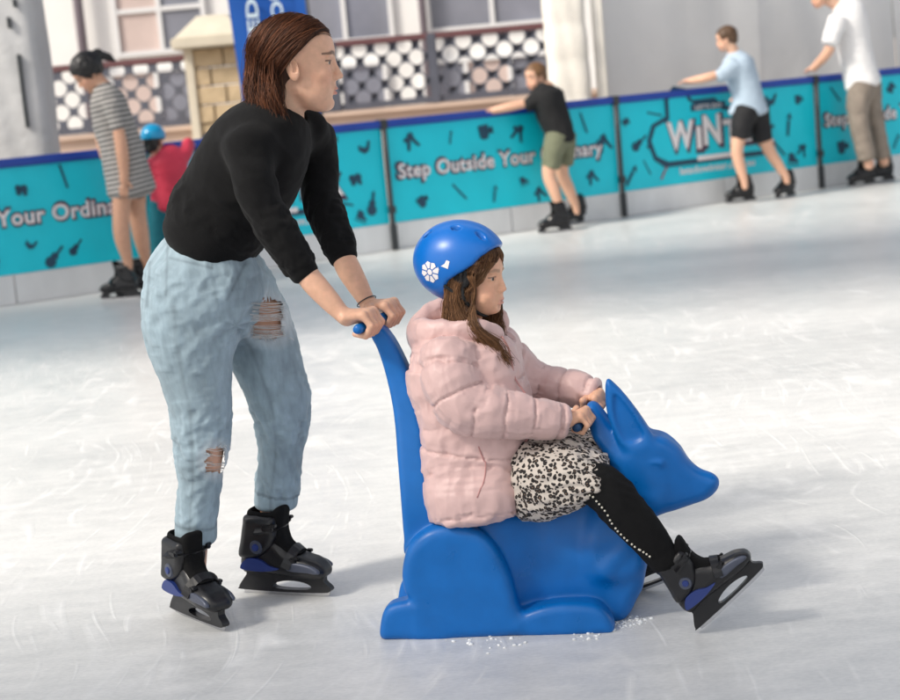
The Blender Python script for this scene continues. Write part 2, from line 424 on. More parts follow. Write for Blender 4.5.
# ================================================================== the setting
def ice_material():
    m = mat('ice_surface', (0.8, 0.82, 0.84), 0.4)
    nt = m.node_tree; L = nt.links.new; b = nt.nodes['Principled BSDF']
    for l in list(b.inputs['Base Color'].links): nt.links.remove(l)
    tc = nd(m, 'ShaderNodeTexCoord')
    def mapped(rot, sc):
        mp = nd(m, 'ShaderNodeMapping'); mp.inputs['Rotation'].default_value = (0, 0, math.radians(rot)); mp.inputs['Scale'].default_value = sc
        L(tc.outputs['Object'], mp.inputs[0]); return mp.outputs[0]
    def noi(vec, sc, det=3, dist=0.0):
        n = nd(m, 'ShaderNodeTexNoise'); n.inputs['Scale'].default_value = sc; n.inputs['Detail'].default_value = det
        n.inputs['Distortion'].default_value = dist; L(vec, n.inputs['Vector']); return n.outputs[0]
    def math_(op, a, bb, clamp=False):
        n = nd(m, 'ShaderNodeMath', operation=op, use_clamp=clamp)
        for i, v in enumerate((a, bb)):
            if isinstance(v, (int, float)): n.inputs[i].default_value = v
            else: L(v, n.inputs[i])
        return n.outputs[0]
    lines = None
    # skate cuts: thin broken contour lines of stretched, slowly bending noise
    bend = nd(m, 'ShaderNodeTexNoise'); bend.inputs['Scale'].default_value = 0.55; bend.inputs['Detail'].default_value = 1; L(tc.outputs['Object'], bend.inputs['Vector'])
    bm_ = nd(m, 'ShaderNodeMix', data_type='VECTOR'); bm_.inputs[0].default_value = 0.45; L(tc.outputs['Object'], bm_.inputs[4]); L(bend.outputs['Color'], bm_.inputs[5])
    for rot, sc, s, wd, seed in ((12, (1, .10, 1), 7.0, 55, 0), (-41, (1, .07, 1), 9.0, 46, 3), (66, (1, .09, 1), 8.0, 50, 6), (104, (1, .06, 1), 11.0, 38, 9), (-78, (1, .10, 1), 12.0, 36, 12), (150, (1, .08, 1), 9.5, 42, 15)):
        mp = nd(m, 'ShaderNodeMapping'); mp.inputs['Rotation'].default_value = (0, 0, math.radians(rot)); mp.inputs['Scale'].default_value = sc
        mp.inputs['Location'].default_value = (seed, seed * 1.7, seed); L(bm_.outputs[1], mp.inputs[0])
        n = noi(mp.outputs[0], s, 0.0, 0.0)
        ln = math_('SUBTRACT', 1.0, math_('MULTIPLY', math_('ABSOLUTE', math_('SUBTRACT', n, 0.5), 0), wd), True)
        brk = noi(mapped(rot, (1, 1, 1)), 3.1 + seed * .1, 3)
        brk = math_('MULTIPLY', math_('SUBTRACT', brk, 0.5), 7.0, True)
        ln = math_('MULTIPLY', ln, brk)
        lines = ln if lines is None else math_('MAXIMUM', lines, ln)
    wear = noi(mapped(8, (0.35, 1, 1)), 1.1, 6)
    fine = noi(mapped(-10, (0.4, 1, 1)), 17, 8)
    spk = noi(mapped(20, (.5, 1, 1)), 120, 5)
    ramp = nd(m, 'ShaderNodeValToRGB'); ramp.color_ramp.elements[0].position = 0.34; ramp.color_ramp.elements[1].position = 0.66
    ramp.color_ramp.elements[0].color = (0.53, 0.54, 0.54, 1); ramp.color_ramp.elements[1].color = (0.82, 0.815, 0.80, 1)
    mixn = math_('ADD', math_('MULTIPLY', wear, 0.40), math_('ADD', math_('MULTIPLY', fine, 0.32), math_('MULTIPLY', spk, 0.28)))
    L(mixn, ramp.inputs[0])
    mx = nd(m, 'ShaderNodeMix', data_type='RGBA'); L(math_('MULTIPLY', lines, 0.27), mx.inputs[0]); L(ramp.outputs[0], mx.inputs[6])
    mx.inputs[7].default_value = (0.93, 0.93, 0.93, 1); L(mx.outputs[2], b.inputs['Base Color'])
    r = math_('ADD', math_('MULTIPLY', fine, 0.25), math_('MULTIPLY', lines, 0.25)); L(math_('ADD', r, 0.22), b.inputs['Roughness'])
    bp = nd(m, 'ShaderNodeBump'); bp.inputs['Strength'].default_value = 0.35; bp.inputs['Distance'].default_value = 0.004
    L(math_('ADD', math_('MULTIPLY', fine, 0.8), math_('ADD', math_('MULTIPLY', lines, 0.7), math_('MULTIPLY', spk, 0.35))), bp.inputs['Height'])
    L(bp.outputs[0], b.inputs['Normal'])
    return m
M_ICE = ice_material()
BD = nrm([4.0, 2.238, 0]); BAWAY = np.array([-BD[1], BD[0], 0]); BP1 = np.array([-0.379, 13.80, 0]); BL = 2.29
BW = {0: 1.97}                                  # one section is shorter than the rest
def bpost(k): return BP1 + BD * (BL * (k - 1) if k >= 1 else -BW[0] + BL * k)
def bmat(k):
    p = bpost(k)
    return Matrix(((BD[0], BAWAY[0], 0, p[0]), (BD[1], BAWAY[1], 0, p[1]), (0, 0, 1, 0), (0, 0, 0, 1)))
def flat(name, pts, mat_, z):
    me = bpy.data.meshes.new(name); me.from_pydata([(p[0], p[1], z) for p in pts], [], [list(range(len(pts)))]); me.update()
    return link(name, me, None, mat_)
e0, e1 = bpost(-7) + BAWAY * .05, bpost(12) + BAWAY * .05
tag(flat('ice', [(-22, -12), (30, -12), (30, e1[1] - 2), e1[:2], e0[:2], (-22, e0[1] - 1)], M_ICE, 0.0), kind='structure')
M_PAVE = mat('paving_concrete', (0.42, 0.36, 0.31), 0.85, bump=0.4, bscale=40, var=0.15, vscale=2)
tag(flat('ground', [(-400, -400), (400, -400), (400, 600), (-400, 600)], M_PAVE, -0.03), kind='structure')

# ------------------------------------------------------------------ rink barrier
M_TEAL = mat('banner_vinyl', (0.0, 0.60, 0.74), 0.42, bump=0.12, bscale=9, var=0.05, vscale=3, bdist=0.01)
M_KICK = mat('kick_board_plastic', (0.70, 0.71, 0.72), 0.45, var=0.09, vscale=5, bump=0.1, bscale=30, stretch=(1, 1, .4))
M_RAIL = mat('rail_blue', (0.008, 0.055, 0.36), 0.35, var=0.1, vscale=8)
M_POST = mat('post_dark_steel', (0.035, 0.04, 0.045), 0.5, var=0.2, vscale=12)
M_INK = mat('print_navy', (0.012, 0.06, 0.11), 0.6)
M_MAROON = mat('print_plum', (0.07, 0.03, 0.07), 0.6)
M_WHITE = mat('print_white', (0.80, 0.76, 0.77), 0.6)
M_RED = mat('print_red', (0.35, 0.03, 0.06), 0.6)
def icon_mesh(name, polys):
    bm = bmesh.new()
    for P in polys:
        try: bm.faces.new([bm.verts.new((x, 0, z)) for x, z in P])
        except ValueError: pass
    bmesh.ops.triangulate(bm, faces=bm.faces)
    me = bpy.data.meshes.new(name); bm.to_mesh(me); bm.free(); me.materials.append(M_INK); return me
def circ(cx, cz, r, n=12, sz=1.0): return [(cx + r * math.cos(2 * math.pi * i / n), cz + sz * r * math.sin(2 * math.pi * i / n)) for i in range(n)]
ICONS = [icon_mesh('printed_icon', p) for p in (
    [[(-.45, -.2), (.5, -.2), (.55, 0), (.2, .1), (0, .5), (-.45, .5)], [(-.55, -.42), (.6, -.42), (.6, -.33), (-.55, -.33)]],           # skate
    [[(-.4, .4), (.3, .4), (.25, -.3), (.1, -.45), (-.2, -.45), (-.35, -.3)], [(.3, .2), (.6, .2), (.6, -.2), (.25, -.15), (.27, -.05), (.48, -.08), (.48, .1), (.3, .1)]],  # mug
    [[(-.55, -.4), (-.42, -.55), (.3, .2), (.15, .35)], [(.2, .45), (.45, .15), (.6, .55), (.5, .62)]],                                     # brush
    [circ(-.15, -.2, .3), circ(.1, .08, .2), [(.15, .2), (.25, .1), (.62, .5), (.52, .6)]],                                                # fiddle
    [[(-.5, -.1), (-.1, -.45), (.3, -.3), (.55, .3), (.4, .4), (.15, -.05), (-.2, .05), (-.4, .3)]],                                        # scarf
    [circ(-.2, -.1, .22), circ(.2, .05, .28), circ(0, -.35, .2), circ(.45, -.2, .15)],                                                      # mitten
    [[(-.5, -.5), (-.3, -.5), (0, .1), (.3, -.5), (.5, -.5), (.15, .35), (.25, .5), (-.1, .5), (-.2, .3)], circ(-.35, .2, .14)],             # dancer
    [[(-.6, .5), (-.5, .6), (.6, -.45), (.5, -.55)]],                                                                                       # pole
)]
def text_mesh(name, body, mat_, width, height=None, bold=0.0, shear=0.0, space=1.0):
    """flat letters in the x,z plane centred on the origin, fitted to a width"""
    cu = bpy.data.curves.new(name, 'FONT'); cu.body = body; cu.align_x = 'CENTER'; cu.align_y = 'CENTER'
    cu.offset = bold; cu.shear = shear; cu.space_character = space; cu.resolution_u = 3
    ob = bpy.data.objects.new(name, cu); COL.objects.link(ob); bpy.context.view_layer.update()
    me = bpy.data.meshes.new_from_object(ob.evaluated_get(bpy.context.evaluated_depsgraph_get()))
    bpy.data.objects.remove(ob); bpy.data.curves.remove(cu)
    co = np.array([v.co for v in me.vertices]); lo, hi = co.min(0), co.max(0); c = (lo + hi) / 2; sx = width / (hi[0] - lo[0])
    sz = sx if height is None else height / (hi[1] - lo[1])
    for v in me.vertices: v.co = ((v.co[0] - c[0]) * sx, 0, (v.co[1] - c[1]) * sz)
    me.materials.clear(); me.materials.append(mat_); return me
def put(name, me, root, M, k=None):
    o = link(name, me, root); o.matrix_local = M; return o
def T(x, y, z): return Matrix.Translation((x, y, z))
STEP_W = text_mesh('lettering', 'Step Outside Your Ordinary', M_WHITE, 2.02, 0.155, bold=0.022, space=1.06)
STEP_O = text_mesh('lettering_outline', 'Step Outside Your Ordinary', M_MAROON, 2.075, 0.20, bold=0.062, space=1.06)
URL_W = text_mesh('lettering', 'letsdowinter.com.au', M_WHITE, 0.86, 0.062, bold=0.02)
LOGO = {}
BARRIER_NOTES = {-2: ('rink barrier section with winter logo beyond the grey wrapped marquee leg', False), 4: ('rink barrier section with winter logo at the far end by the marquee wall', False), -1: ('rink barrier section with white slogan letters where the striped-dress skater stands', True),
                 0: ('rink barrier section with winter logo behind the child in red jacket', False),
                 1: ('rink barrier section with white slogan letters behind the boy in black shirt', True),
                 2: ('rink barrier section with winter logo behind the boy in pale blue shirt', False),
                 3: ('rink barrier section with white slogan letters behind the boy in white shirt', True)}
k_icons = random.Random(4)
for k, (lab, slogan) in BARRIER_NOTES.items():
    root = thing('rink_barrier', lab, 'barrier', (0, 0, 0), 'barrier sections along the rink edge')
    root.matrix_world = bmat(k); FULL = 2.29; BL = BW.get(k, FULL); sh_ = BL - FULL
    g = 0.012
    def lbox(name, lo, hi, m, bev=0.0):
        bm = bmesh.new(); box_bm(bm, lo, hi, None, bev); return bm_part(name, bm, m, root, world=False)
    lbox('kick_board', (g, 0.0, 0), (BL / 2 - .004, 0.05, 0.215), M_KICK, 0.006)
    lbox('kick_board', (BL / 2 + .004, 0.002, 0), (BL - g, 0.05, 0.215), M_KICK, 0.006)
    # banner: a thin, slightly rippled sheet
    nx, nz = 60, 14; V = []
    for i in range(nx + 1):
        for j in range(nz + 1):
            x = g + (BL - 2 * g) * i / nx; z = 0.218 + 0.775 * j / nz
            V.append((x, 0.012 + 0.004 * math.sin(x * 7 + k) * math.sin(math.pi * j / nz) + 0.002 * math.sin(x * 23 + z * 9), z))
    F = [(i * (nz + 1) + j, (i + 1) * (nz + 1) + j, (i + 1) * (nz + 1) + j + 1, i * (nz + 1) + j + 1) for i in range(nx) for j in range(nz)]
    ban = link('banner', mesh_np('banner', V, F), root, M_TEAL)
    lbox('backing_frame', (g, 0.024, 0.22), (BL - g, 0.05, 0.98), M_KICK)
    lbox('top_rail', (0.0, -0.02, 0.985), (BL - .002, 0.085, 1.05), M_RAIL, 0.012)
    Vp, Fp = tube_np([(0, -0.022, 0.0), (0, -0.022, 0.35), (0, -0.022, 0.7), (0, -0.022, 0.984)], 0.019, 10)
    link('post', mesh_np('post', Vp, Fp), root, M_POST)
    lbox('post_cap', (-0.03, -0.034, 0.975), (0.03, 0.09, 1.056), M_POST, 0.006)
    lbox('post_clamp', (-0.027, -0.05, 0.30), (0.027, -0.003, 0.36), M_POST, 0.004)
    lbox('post_foot', (-0.022, -0.046, 0), (0.022, -0.002, 0.21), M_POST, 0.004)
    Tx = 0.0035
    if slogan:
        put('lettering_outline', STEP_O, root, T(BL / 2 - 0.03, Tx, 0.61)); put('lettering', STEP_W, root, T(BL / 2 - 0.03, Tx - 0.003, 0.61))
        spots = [(.25, .86), (.62, .85), (.95, .87), (1.28, .83), (1.6, .88), (1.95, .85), (.3, .36), (.66, .4), (1.0, .34), (1.3, .42), (1.62, .35), (2.0, .38), (2.15, .66), (1.45, .3)]
    else:
        # the emblem: letters of different heights on a dark plate with an outline
        if not LOGO:
            LOGO['plate'] = icon_mesh('emblem_plate', [[(-.62, -.17), (-.5, -.25), (.66, -.25), (.72, .0), (.64, .2), (.2, .24), (.1, .32), (-.16, .32), (-.2, .42), (-.36, .46), (-.46, .36), (-.46, .2), (-.62, .14), (-.68, 0)]])
            LOGO['plate_in'] = icon_mesh('emblem_field', [[(-.585, -.14), (-.46, -.2), (.62, -.205), (.67, .0), (.6, .16), (.18, .2), (.08, .28), (-.18, .28), (-.235, .385), (-.35, .415), (-.42, .34), (-.42, .17), (-.58, .115), (-.635, 0)]])
            LOGO['plate_in'].materials[0] = M_TEAL
        cx = 1.0 + sh_ * .6
        put('emblem_plate', LOGO['plate'], root, T(cx, Tx, .63)); put('emblem_field', LOGO['plate_in'], root, T(cx, Tx - .002, .63))
        x = cx - .46
        for ch, hgt, dz, wd in (('W', .25, .02, .30), ('I', .2, -.02, .055), ('N', .27, .04, .2), ('T', .23, 0.0, .19), ('E', .25, .02, .17), ('R', .23, -.02, .18)):
            a = text_mesh('letter_shadow', ch, M_MAROON, wd + .05, hgt + .05, bold=.05); bq = text_mesh('letter', ch, M_WHITE, wd, hgt, bold=.035)
            put('letter_shadow', a, root, T(x + wd / 2 + .01, Tx - .004, .63 + dz - .015)); put('letter', bq, root, T(x + wd / 2, Tx - .006, .63 + dz)); x += wd + .025
        put('lettering_plate', icon_mesh('lettering_plate', [[(-.2, -.032), (.2, -.032), (.2, .032), (-.2, .032)]]), root, T(cx + .02, Tx - .0035, .88))
        put('lettering', text_mesh('lettering', "LET'S DO", M_WHITE, .3, .04, bold=.02), root, T(cx + .02, Tx - .006, .88))
        pl = icon_mesh('printed_strip', [[(-.24, -.02), (.24, -.02), (.24, .02), (-.24, .02)]]); pl.materials[0] = M_WHITE
        put('printed_strip', pl, root, T(cx + .1, Tx - .006, .425))
        put('lettering', URL_W, root, T(1.09 + sh_ * .6, Tx, .33))
        spots = [(.1, .83), (.42, .86), (.22, .62), (.4, .52), (.12, .34), (.48, .33), (1.75, .88), (1.95, .62), (2.08, .85), (1.82, .42), (2.1, .38), (1.7, .62), (1.98, .3), (.3, .4)]
    for n_, (x, z) in enumerate(spots):
        x = x * BL / FULL
        s = k_icons.uniform(.075, .15); ic = ICONS[k_icons.randrange(len(ICONS))]
        if n_ == 5 and not slogan:
            ic = ic.copy(); ic.materials[0] = M_RED
        o = put('printed_icon', ic, root, T(x, Tx, z) @ Matrix.Rotation(k_icons.uniform(-.6, .6), 4, 'Y') @ Matrix.Diagonal((s, 1, s, 1)))

BL = 2.29
# ------------------------------------------------------------------ marquee: side wall, pillars
M_TENT = mat('marquee_fabric', (0.80, 0.80, 0.79), 0.6, bump=0.25, bscale=3, var=0.07, vscale=1.2, bdist=0.05)
M_CREAM = mat('pillar_fabric', (0.86, 0.82, 0.74), 0.8, bump=0.3, bscale=18, var=0.1, vscale=3, bdist=0.01)
M_GREYF = mat('pillar_grey_fabric', (0.52, 0.52, 0.52), 0.8, bump=0.6, bscale=9, var=0.14, vscale=2.4, bdist=0.02)
TO = at(607, 60, 16.8); TO[2] = 0
root = thing('marquee_wall', 'pale grey marquee side wall hung behind the boys at the barrier', 'tent wall', TO)
for n_ in range(5):
    wd = 1.9; nx, nz = 40, 30; V = []
    for i in range(nx + 1):
        for j in range(nz + 1):
            u = wd * (n_ + i / nx) + .006 * n_; z = 4.2 * j / nz
            p = TO + BD * u + BAWAY * (0.012 * math.sin(u * 5.1 + .6 * math.sin(z)) + 0.05 * math.sin(u * 1.3 + z * .7) + .006 * math.sin(u * 11 + z * 2) + .012 * (n_ % 2))
            V.append((p[0], p[1], z - .02))
    F = [(i * (nz + 1) + j, (i + 1) * (nz + 1) + j, (i + 1) * (nz + 1) + j + 1, i * (nz + 1) + j + 1) for i in range(nx) for j in range(nz)]
    part('fabric_panel', V, F, M_TENT, root)
def fabric_pillar(name, label, x0, x1, Y, half, m, ribs, parts):
    """a square pillar wrapped in fabric, its right and left edges at the pixels x0,x1 on the barrier's top"""
    a, b = at(*x0, Y), at(*x1, Y); c = (a + b) / 2; wd = abs(b[0] - a[0]) / 2
    root = thing(name, label, 'pillar', (c[0], Y + half, 0))
    n, ns = 120, 40; V = []
    for j in range(n + 1):
        z = 4.2 * j / n
        for i in range(ns):
            an = 2 * math.pi * i / ns; q = (abs(math.cos(an)) ** 6 + abs(math.sin(an)) ** 6) ** (-1 / 6)
            bul = 1 + (0.05 * abs(math.sin(z * ribs)) if ribs else 0) + 0.035 * math.sin(z * 3 + 2 * an) * math.sin(z * 1.3 + an) + .015 * math.sin(9 * an + z * 5)
            V.append((c[0] + wd * q * math.cos(an) * bul, Y + half + half * q * math.sin(an) * bul, z))
    F = [(j * ns + i, j * ns + (i + 1) % ns, (j + 1) * ns + (i + 1) % ns, (j + 1) * ns + i) for j in range(n) for i in range(ns)]
    part('cover', V, F, m, root)
    for (pz, dx, h) in parts:
        box('tie_strap', (c[0] + dx - .012, Y - .035, pz), (c[0] + dx + .012, Y + .02, pz + h), M_POST, root, bev=.004)
    return root
fabric_pillar('marquee_pillar', 'grey fabric wrapped marquee leg with dark ties behind the slogan barrier', (-14, 158), (51, 152), 13.1, .25, M_GREYF, 0, ((1.25, .1, .55), (2.0, .06, .08), (2.15, .12, .06)))
r_ = fabric_pillar('marquee_pillar', 'cream gathered fabric pillar beside the grey marquee wall', (553, 105), (592, 100), 16.6, .2, M_CREAM, 9, ())
box('corner_pole', (TO[0] - .12, TO[1] - .09, 0), (TO[0] - .02, TO[1] + .01, 4.2), M_CREAM, r_, bev=.01)

# ------------------------------------------------------------------ unseen canvas sheets added overhead to shade bands of the ice
M_SHADE = mat('shade_canvas', (0.80, 0.80, 0.80), 0.7, var=.05)
_n = M_SHADE.node_tree; _t = _n.nodes.new('ShaderNodeBsdfTranslucent'); _t.inputs[0].default_value = (.86, .87, .88, 1); _m = _n.nodes.new('ShaderNodeMixShader'); _m.inputs[0].default_value = .85
_n.links.new(_n.nodes['Principled BSDF'].outputs[0], _m.inputs[1]); _n.links.new(_t.outputs[0], _m.inputs[2]); _n.links.new(_m.outputs[0], _n.nodes['Material Output'].inputs[0])
for y0, y1, lab in ((-9.0, 0.9, 'unseen white canvas sheet added to shade the near end of the ice'), (6.2, 9.0, 'unseen white canvas sheet added to shade the far side of the ice')):
    rt = thing('shade_sheet', lab, 'roof', (0, y0, 6.0), 'added shade sheets')
    nx, ny = 30, 8; V = [(-26 + 52 * i / nx, y0 + (y1 - y0) * j / ny, 6.0 + .12 * math.sin(i * .9) * math.sin(math.pi * j / ny)) for i in range(nx + 1) for j in range(ny + 1)]
    F = [(i * (ny + 1) + j, (i + 1) * (ny + 1) + j, (i + 1) * (ny + 1) + j + 1, i * (ny + 1) + j + 1) for i in range(nx) for j in range(ny)]
    part('canvas', V, F, M_SHADE, rt)
    for y in (y0, y1): Vt, Ft = tube_np([(-26, y, 5.95), (0, y, 5.95), (26, y, 5.95)], .06, 8); part('beam', Vt, Ft, M_POST, rt)

# ------------------------------------------------------------------ terrace, lattice fence, pier, flag, building behind
M_LATT = mat('fence_iron', (0.10, 0.108, 0.14), 0.55, var=0.15, vscale=5)
M_RAILR = mat('fence_rail_plum', (0.16, 0.07, 0.075), 0.5, var=0.15, vscale=6)
M_STONE = mat('sandstone', (0.52, 0.40, 0.25), 0.85, bump=0.6, bscale=14, bdet=6, var=0.25, vscale=4, bdist=0.02)
M_CAP = mat('pale_capstone', (0.66, 0.60, 0.48), 0.8, bump=0.3, bscale=12, var=0.12, vscale=3)
M_TERR = mat('terrace_render', (0.62, 0.47, 0.38), 0.85, bump=0.3, bscale=12, var=0.1, vscale=2)
FY = 20.0
zt, zb = at(450, 31, FY)[2], at(450, 101, FY)[2]
TER = thing('terrace_wall', 'low pinkish rendered terrace wall under the lattice fence', 'wall', (0, FY, 0))
box('wall', (-9, FY - .12, -.02), (2.35, FY + .5, zb - .06), M_TERR, TER)
box('coping', (-9, FY - .18, zb - .06), (2.35, FY + .52, zb - .012), M_TERR, TER)
def lattice_fence(label, x0, x1, posts):
    root = thing('lattice_fence', label, 'fence', (x0, FY, zb - .01), 'lattice fences on the terrace')
    box('top_rail', (x0, FY - .05, zt - .075), (x1, FY + .05, zt), M_RAILR, root, bev=.012)
    box('bottom_rail', (x0, FY - .035, zb), (x1, FY + .035, zb + .07), M_LATT, root, bev=.006)
    for x in posts: box('post', (x - .055, FY - .06, zb - .01), (x + .055, FY + .06, zt - .01), M_LATT, root, bev=.008)
    ps = sorted(posts); zl, zh = zb + .07, zt - .075
    for a, b in zip(ps[:-1], ps[1:]):
        a, b = a + .055, b - .055; nx = max(2, round((b - a) / .29)); dx = (b - a) / nx; nz = 2; dz = (zh - zl) / 2.35; bm = bmesh.new()
        zc = (zl + zh) / 2
        # staggered holes: each diamond cell is a ring of quads between its diamond outline and a round hole
        def cell(cx, cz, r):
            N = 24; ins, out = [], []
            for t in range(N):
                an = 2 * math.pi * t / N; ca, sa = math.cos(an), math.sin(an)
                q = 1 / (abs(ca) / (dx / 2) + abs(sa) / (dz / 2))
                if r >= q * .93: rr = q * .93
                else: rr = r
                cl = lambda X, Z: (min(max(X, a), b), FY, min(max(Z, zl), zh))
                ins.append(bm.verts.new(cl(cx + rr * ca, cz + rr * sa))); out.append(bm.verts.new(cl(cx + q * ca, cz + q * sa)))
            for t in range(N):
                try: bm.faces.new((ins[t], ins[(t + 1) % N], out[(t + 1) % N], out[t]))
                except ValueError: pass
        rad = min(dx, dz) * .335
        for i in range(nx + 1):
            for jj in (-1, 0, 1): cell(a + i * dx, zc + (jj) * dz, rad)
            for jj in (-.5, .5, 1.5, -1.5):
                if i < nx: cell(a + (i + .5) * dx, zc + jj * dz, rad)
        bmesh.ops.remove_doubles(bm, verts=bm.verts, dist=.0005)
        bmesh.ops.dissolve_degenerate(bm, edges=bm.edges, dist=.0004)
        r = bmesh.ops.solidify(bm, geom=bm.faces[:], thickness=.035)
        bm_part('lattice_panel', bm, M_LATT, root)
    return root
fx = lambda px, py: float(at(px, py, FY)[0])
lattice_fence('dark iron lattice fence with round openings between grey pillar and stone pier', fx(20, 100), fx(198, 90), [fx(20, 100), fx(90, 100), fx(196, 90)][::2])
lattice_fence('dark iron lattice fence with round openings ending at the cream pillar', fx(262, 90), fx(552, 55), [fx(264, 90), fx(334, 75), fx(433, 62), fx(550, 55)])
# stone pier
pr = at(218, 90, 19.6); pw = .29
PIER = thing('stone_pier', 'rough sandstone pier with a pale sloping cap beside the blue flag', 'pier', (pr[0], 19.75, 0))
ztop = at(205, 48, 19.6)[2]
nrow = 9; rr_ = random.Random(3)
for j in range(nrow):
    z0, z1 = ztop * j / nrow, ztop * (j + 1) / nrow - .012; sp = pr[0] + (-.06 if j % 2 else .1)
    for a, b in ((pr[0] - pw, sp - .006), (sp + .006, pr[0] + pw)):
        q = rr_.uniform(0, .015); box('stone', (a, 19.6 - q, z0), (b, 20.05, z1), M_STONE, PIER, bev=.012)
box('corner_strip', (pr[0] - pw - .05, 19.56, 0), (pr[0] - pw + .05, 19.75, ztop), M_CAP, PIER, bev=.01)
box('cap_slab', (pr[0] - pw - .16, 19.4, ztop), (pr[0] + pw + .16, 20.25, ztop + .13), M_CAP, PIER, bev=.02)
bm = bmesh.new(); vs = [bm.verts.new((pr[0] + sx * (pw + .12), 19.82 + sy * .38, ztop + .13)) for sx, sy in ((-1, -1), (1, -1), (1, 1), (-1, 1))]
tp = [bm.verts.new((pr[0] + sx * .16, 19.82 + sy * .16, ztop + .36)) for sx, sy in ((-1, -1), (1, -1), (1, 1), (-1, 1))]
for i in range(4): bm.faces.new((vs[i], vs[(i + 1) % 4], tp[(i + 1) % 4], tp[i]))
bm.faces.new(tp); bm.faces.new(vs[::-1]); bm_part('cap', bm, M_CAP, PIER)
# blue flag
M_FLAG = mat('flag_blue', (0.0, 0.085, 0.40), 0.6, bump=0.2, bscale=5, var=0.06, vscale=3, bdist=.02)
FLY = 15.8
f0, f1, f2 = at(228, 0, FLY), at(246, 130, FLY), at(322, 126, FLY); ex = f2 - f1; ey = nrm(f0 - f1); fw = np.linalg.norm(ex); ex = ex / fw
FLAG = thing('feather_flag', 'tall blue feather flag with white upright letters behind the stone pier', 'flag', (f1[0], FLY, 0))
nx, nz = 14, 50; V = [f1 + ex * fw * i / nx + ey * 2.6 * j / nz + np.array([0, .03 * math.sin(i / nx * 5 + j * .2), 0]) for i in range(nx + 1) for j in range(nz + 1)]
F = [(i * (nz + 1) + j, (i + 1) * (nz + 1) + j, (i + 1) * (nz + 1) + j + 1, i * (nz + 1) + j + 1) for i in range(nx) for j in range(nz)]
part('cloth', V, F, M_FLAG, FLAG)
Vt, Ft = tube_np([f1 + ex * (fw + .01) - ey * 1.1 + (0, .02, 0), f1 + ex * (fw + .01), f1 + ex * (fw + .01) + ey * 2.7], .014, 8); part('pole', Vt, Ft, M_POST, FLAG)
M_PALE = mat('print_pale', (0.62, 0.75, 0.82), 0.6)
for body, off, start in (('UNITED P', .20, .30), ('L DOU', .43, .64)):
    me = text_mesh('lettering', body, M_PALE, 1.08 if len(body) > 6 else .66, .11, bold=.02)
    X = Vector(ey); Z = Vector(-ex); Yv = Vector((0, 1, 0))
    c = f1 + ex * off + ey * (start + (.54 if len(body) > 6 else .33)) - np.array([0, .045, 0]) - wloc(FLAG)
    put('lettering', me, FLAG, Matrix(((X[0], Yv[0], Z[0], c[0]), (X[1], Yv[1], Z[1], c[1]), (X[2], Yv[2], Z[2], c[2]), (0, 0, 0, 1))))
# building far behind
M_WALLW = mat('building_white', (0.88, 0.87, 0.85), 0.8, bump=0.2, bscale=5, var=0.06, vscale=1)
M_GLASS = mat('window_glass', (0.24, 0.25, 0.30), 0.12, spec=0.8, var=0.35, vscale=.8)
M_PINK = mat('window_blind', (0.62, 0.50, 0.46), 0.7, var=0.1, vscale=2)
M_FRAME = mat('window_frame', (0.78, 0.78, 0.78), 0.5)
M_MAUVE = mat('downpipe_mauve', (0.20, 0.17, 0.20), 0.5)
BY = 27.0
BLD = thing('building', 'white building with large paned windows behind the lattice fence', 'building', (-2, BY, 0))
box('wall', (-16, BY, -.02), (3.2, BY + 6, 9), M_WALLW, BLD)
def window(x0, y0, x1, y1, m, nxp, nzp):
    a, b = at(x0, y1, BY), at(x1, y0, BY); fr = None
    bm = bmesh.new(); t = .07
    xa, xb, za, zb_ = a[0], b[0], a[2], b[2]
    box_bm(bm, (xa, BY - .08, za), (xa + t, BY - .003, zb_)); box_bm(bm, (xb - t, BY - .08, za), (xb, BY - .003, zb_))
    box_bm(bm, (xa + t, BY - .078, za), (xb - t, BY - .003, za + t)); box_bm(bm, (xa + t, BY - .078, zb_ - t), (xb - t, BY - .003, zb_))
    for i in range(1, nxp): x = xa + (xb - xa) * i / nxp; box_bm(bm, (x - t / 2, BY - .074, za + t), (x + t / 2, BY - .003, zb_ - t))
    for j in range(1, nzp): z = za + (zb_ - za) * j / nzp; box_bm(bm, (xa + t, BY - .07, z - t / 2), (xb - t, BY - .003, z + t / 2))
    fr = bm_part('window', bm, M_FRAME, BLD)
    k = 0
    for i in range(nxp):
        for j in range(nzp):
            xl, xr = xa + (xb - xa) * i / nxp + t / 2, xa + (xb - xa) * (i + 1) / nxp - t / 2; zl, zh = za + (zb_ - za) * j / nzp + t / 2, za + (zb_ - za) * (j + 1) / nzp - t / 2
            mm = m[(i + j * nxp) % len(m)]
            box('pane', (xl, BY - .03, zl), (xr, BY - .012, zh), mm, fr)
window(118, -40, 200, 58, [M_PINK, M_GLASS, M_PINK, M_GLASS], 2, 2)
window(298, -60, 386, 48, [M_GLASS], 2, 1)
window(428, -60, 552, 34, [M_GLASS], 2, 1)
window(118, 64, 202, 150, [M_PINK, M_GLASS], 2, 1)
window(428, 50, 552, 140, [M_GLASS, M_PINK], 3, 1)
window(298, 60, 386, 140, [M_GLASS], 2, 1)
for px in (81, 424):
    p = at(px, 30, BY - .2); Vt, Ft = tube_np([(p[0], BY - .2, 0), (p[0], BY - .2, 4), (p[0], BY - .2, 8.9)], .075 if px < 100 else .06, 10); part('downpipe', Vt, Ft, M_MAUVE, BLD)

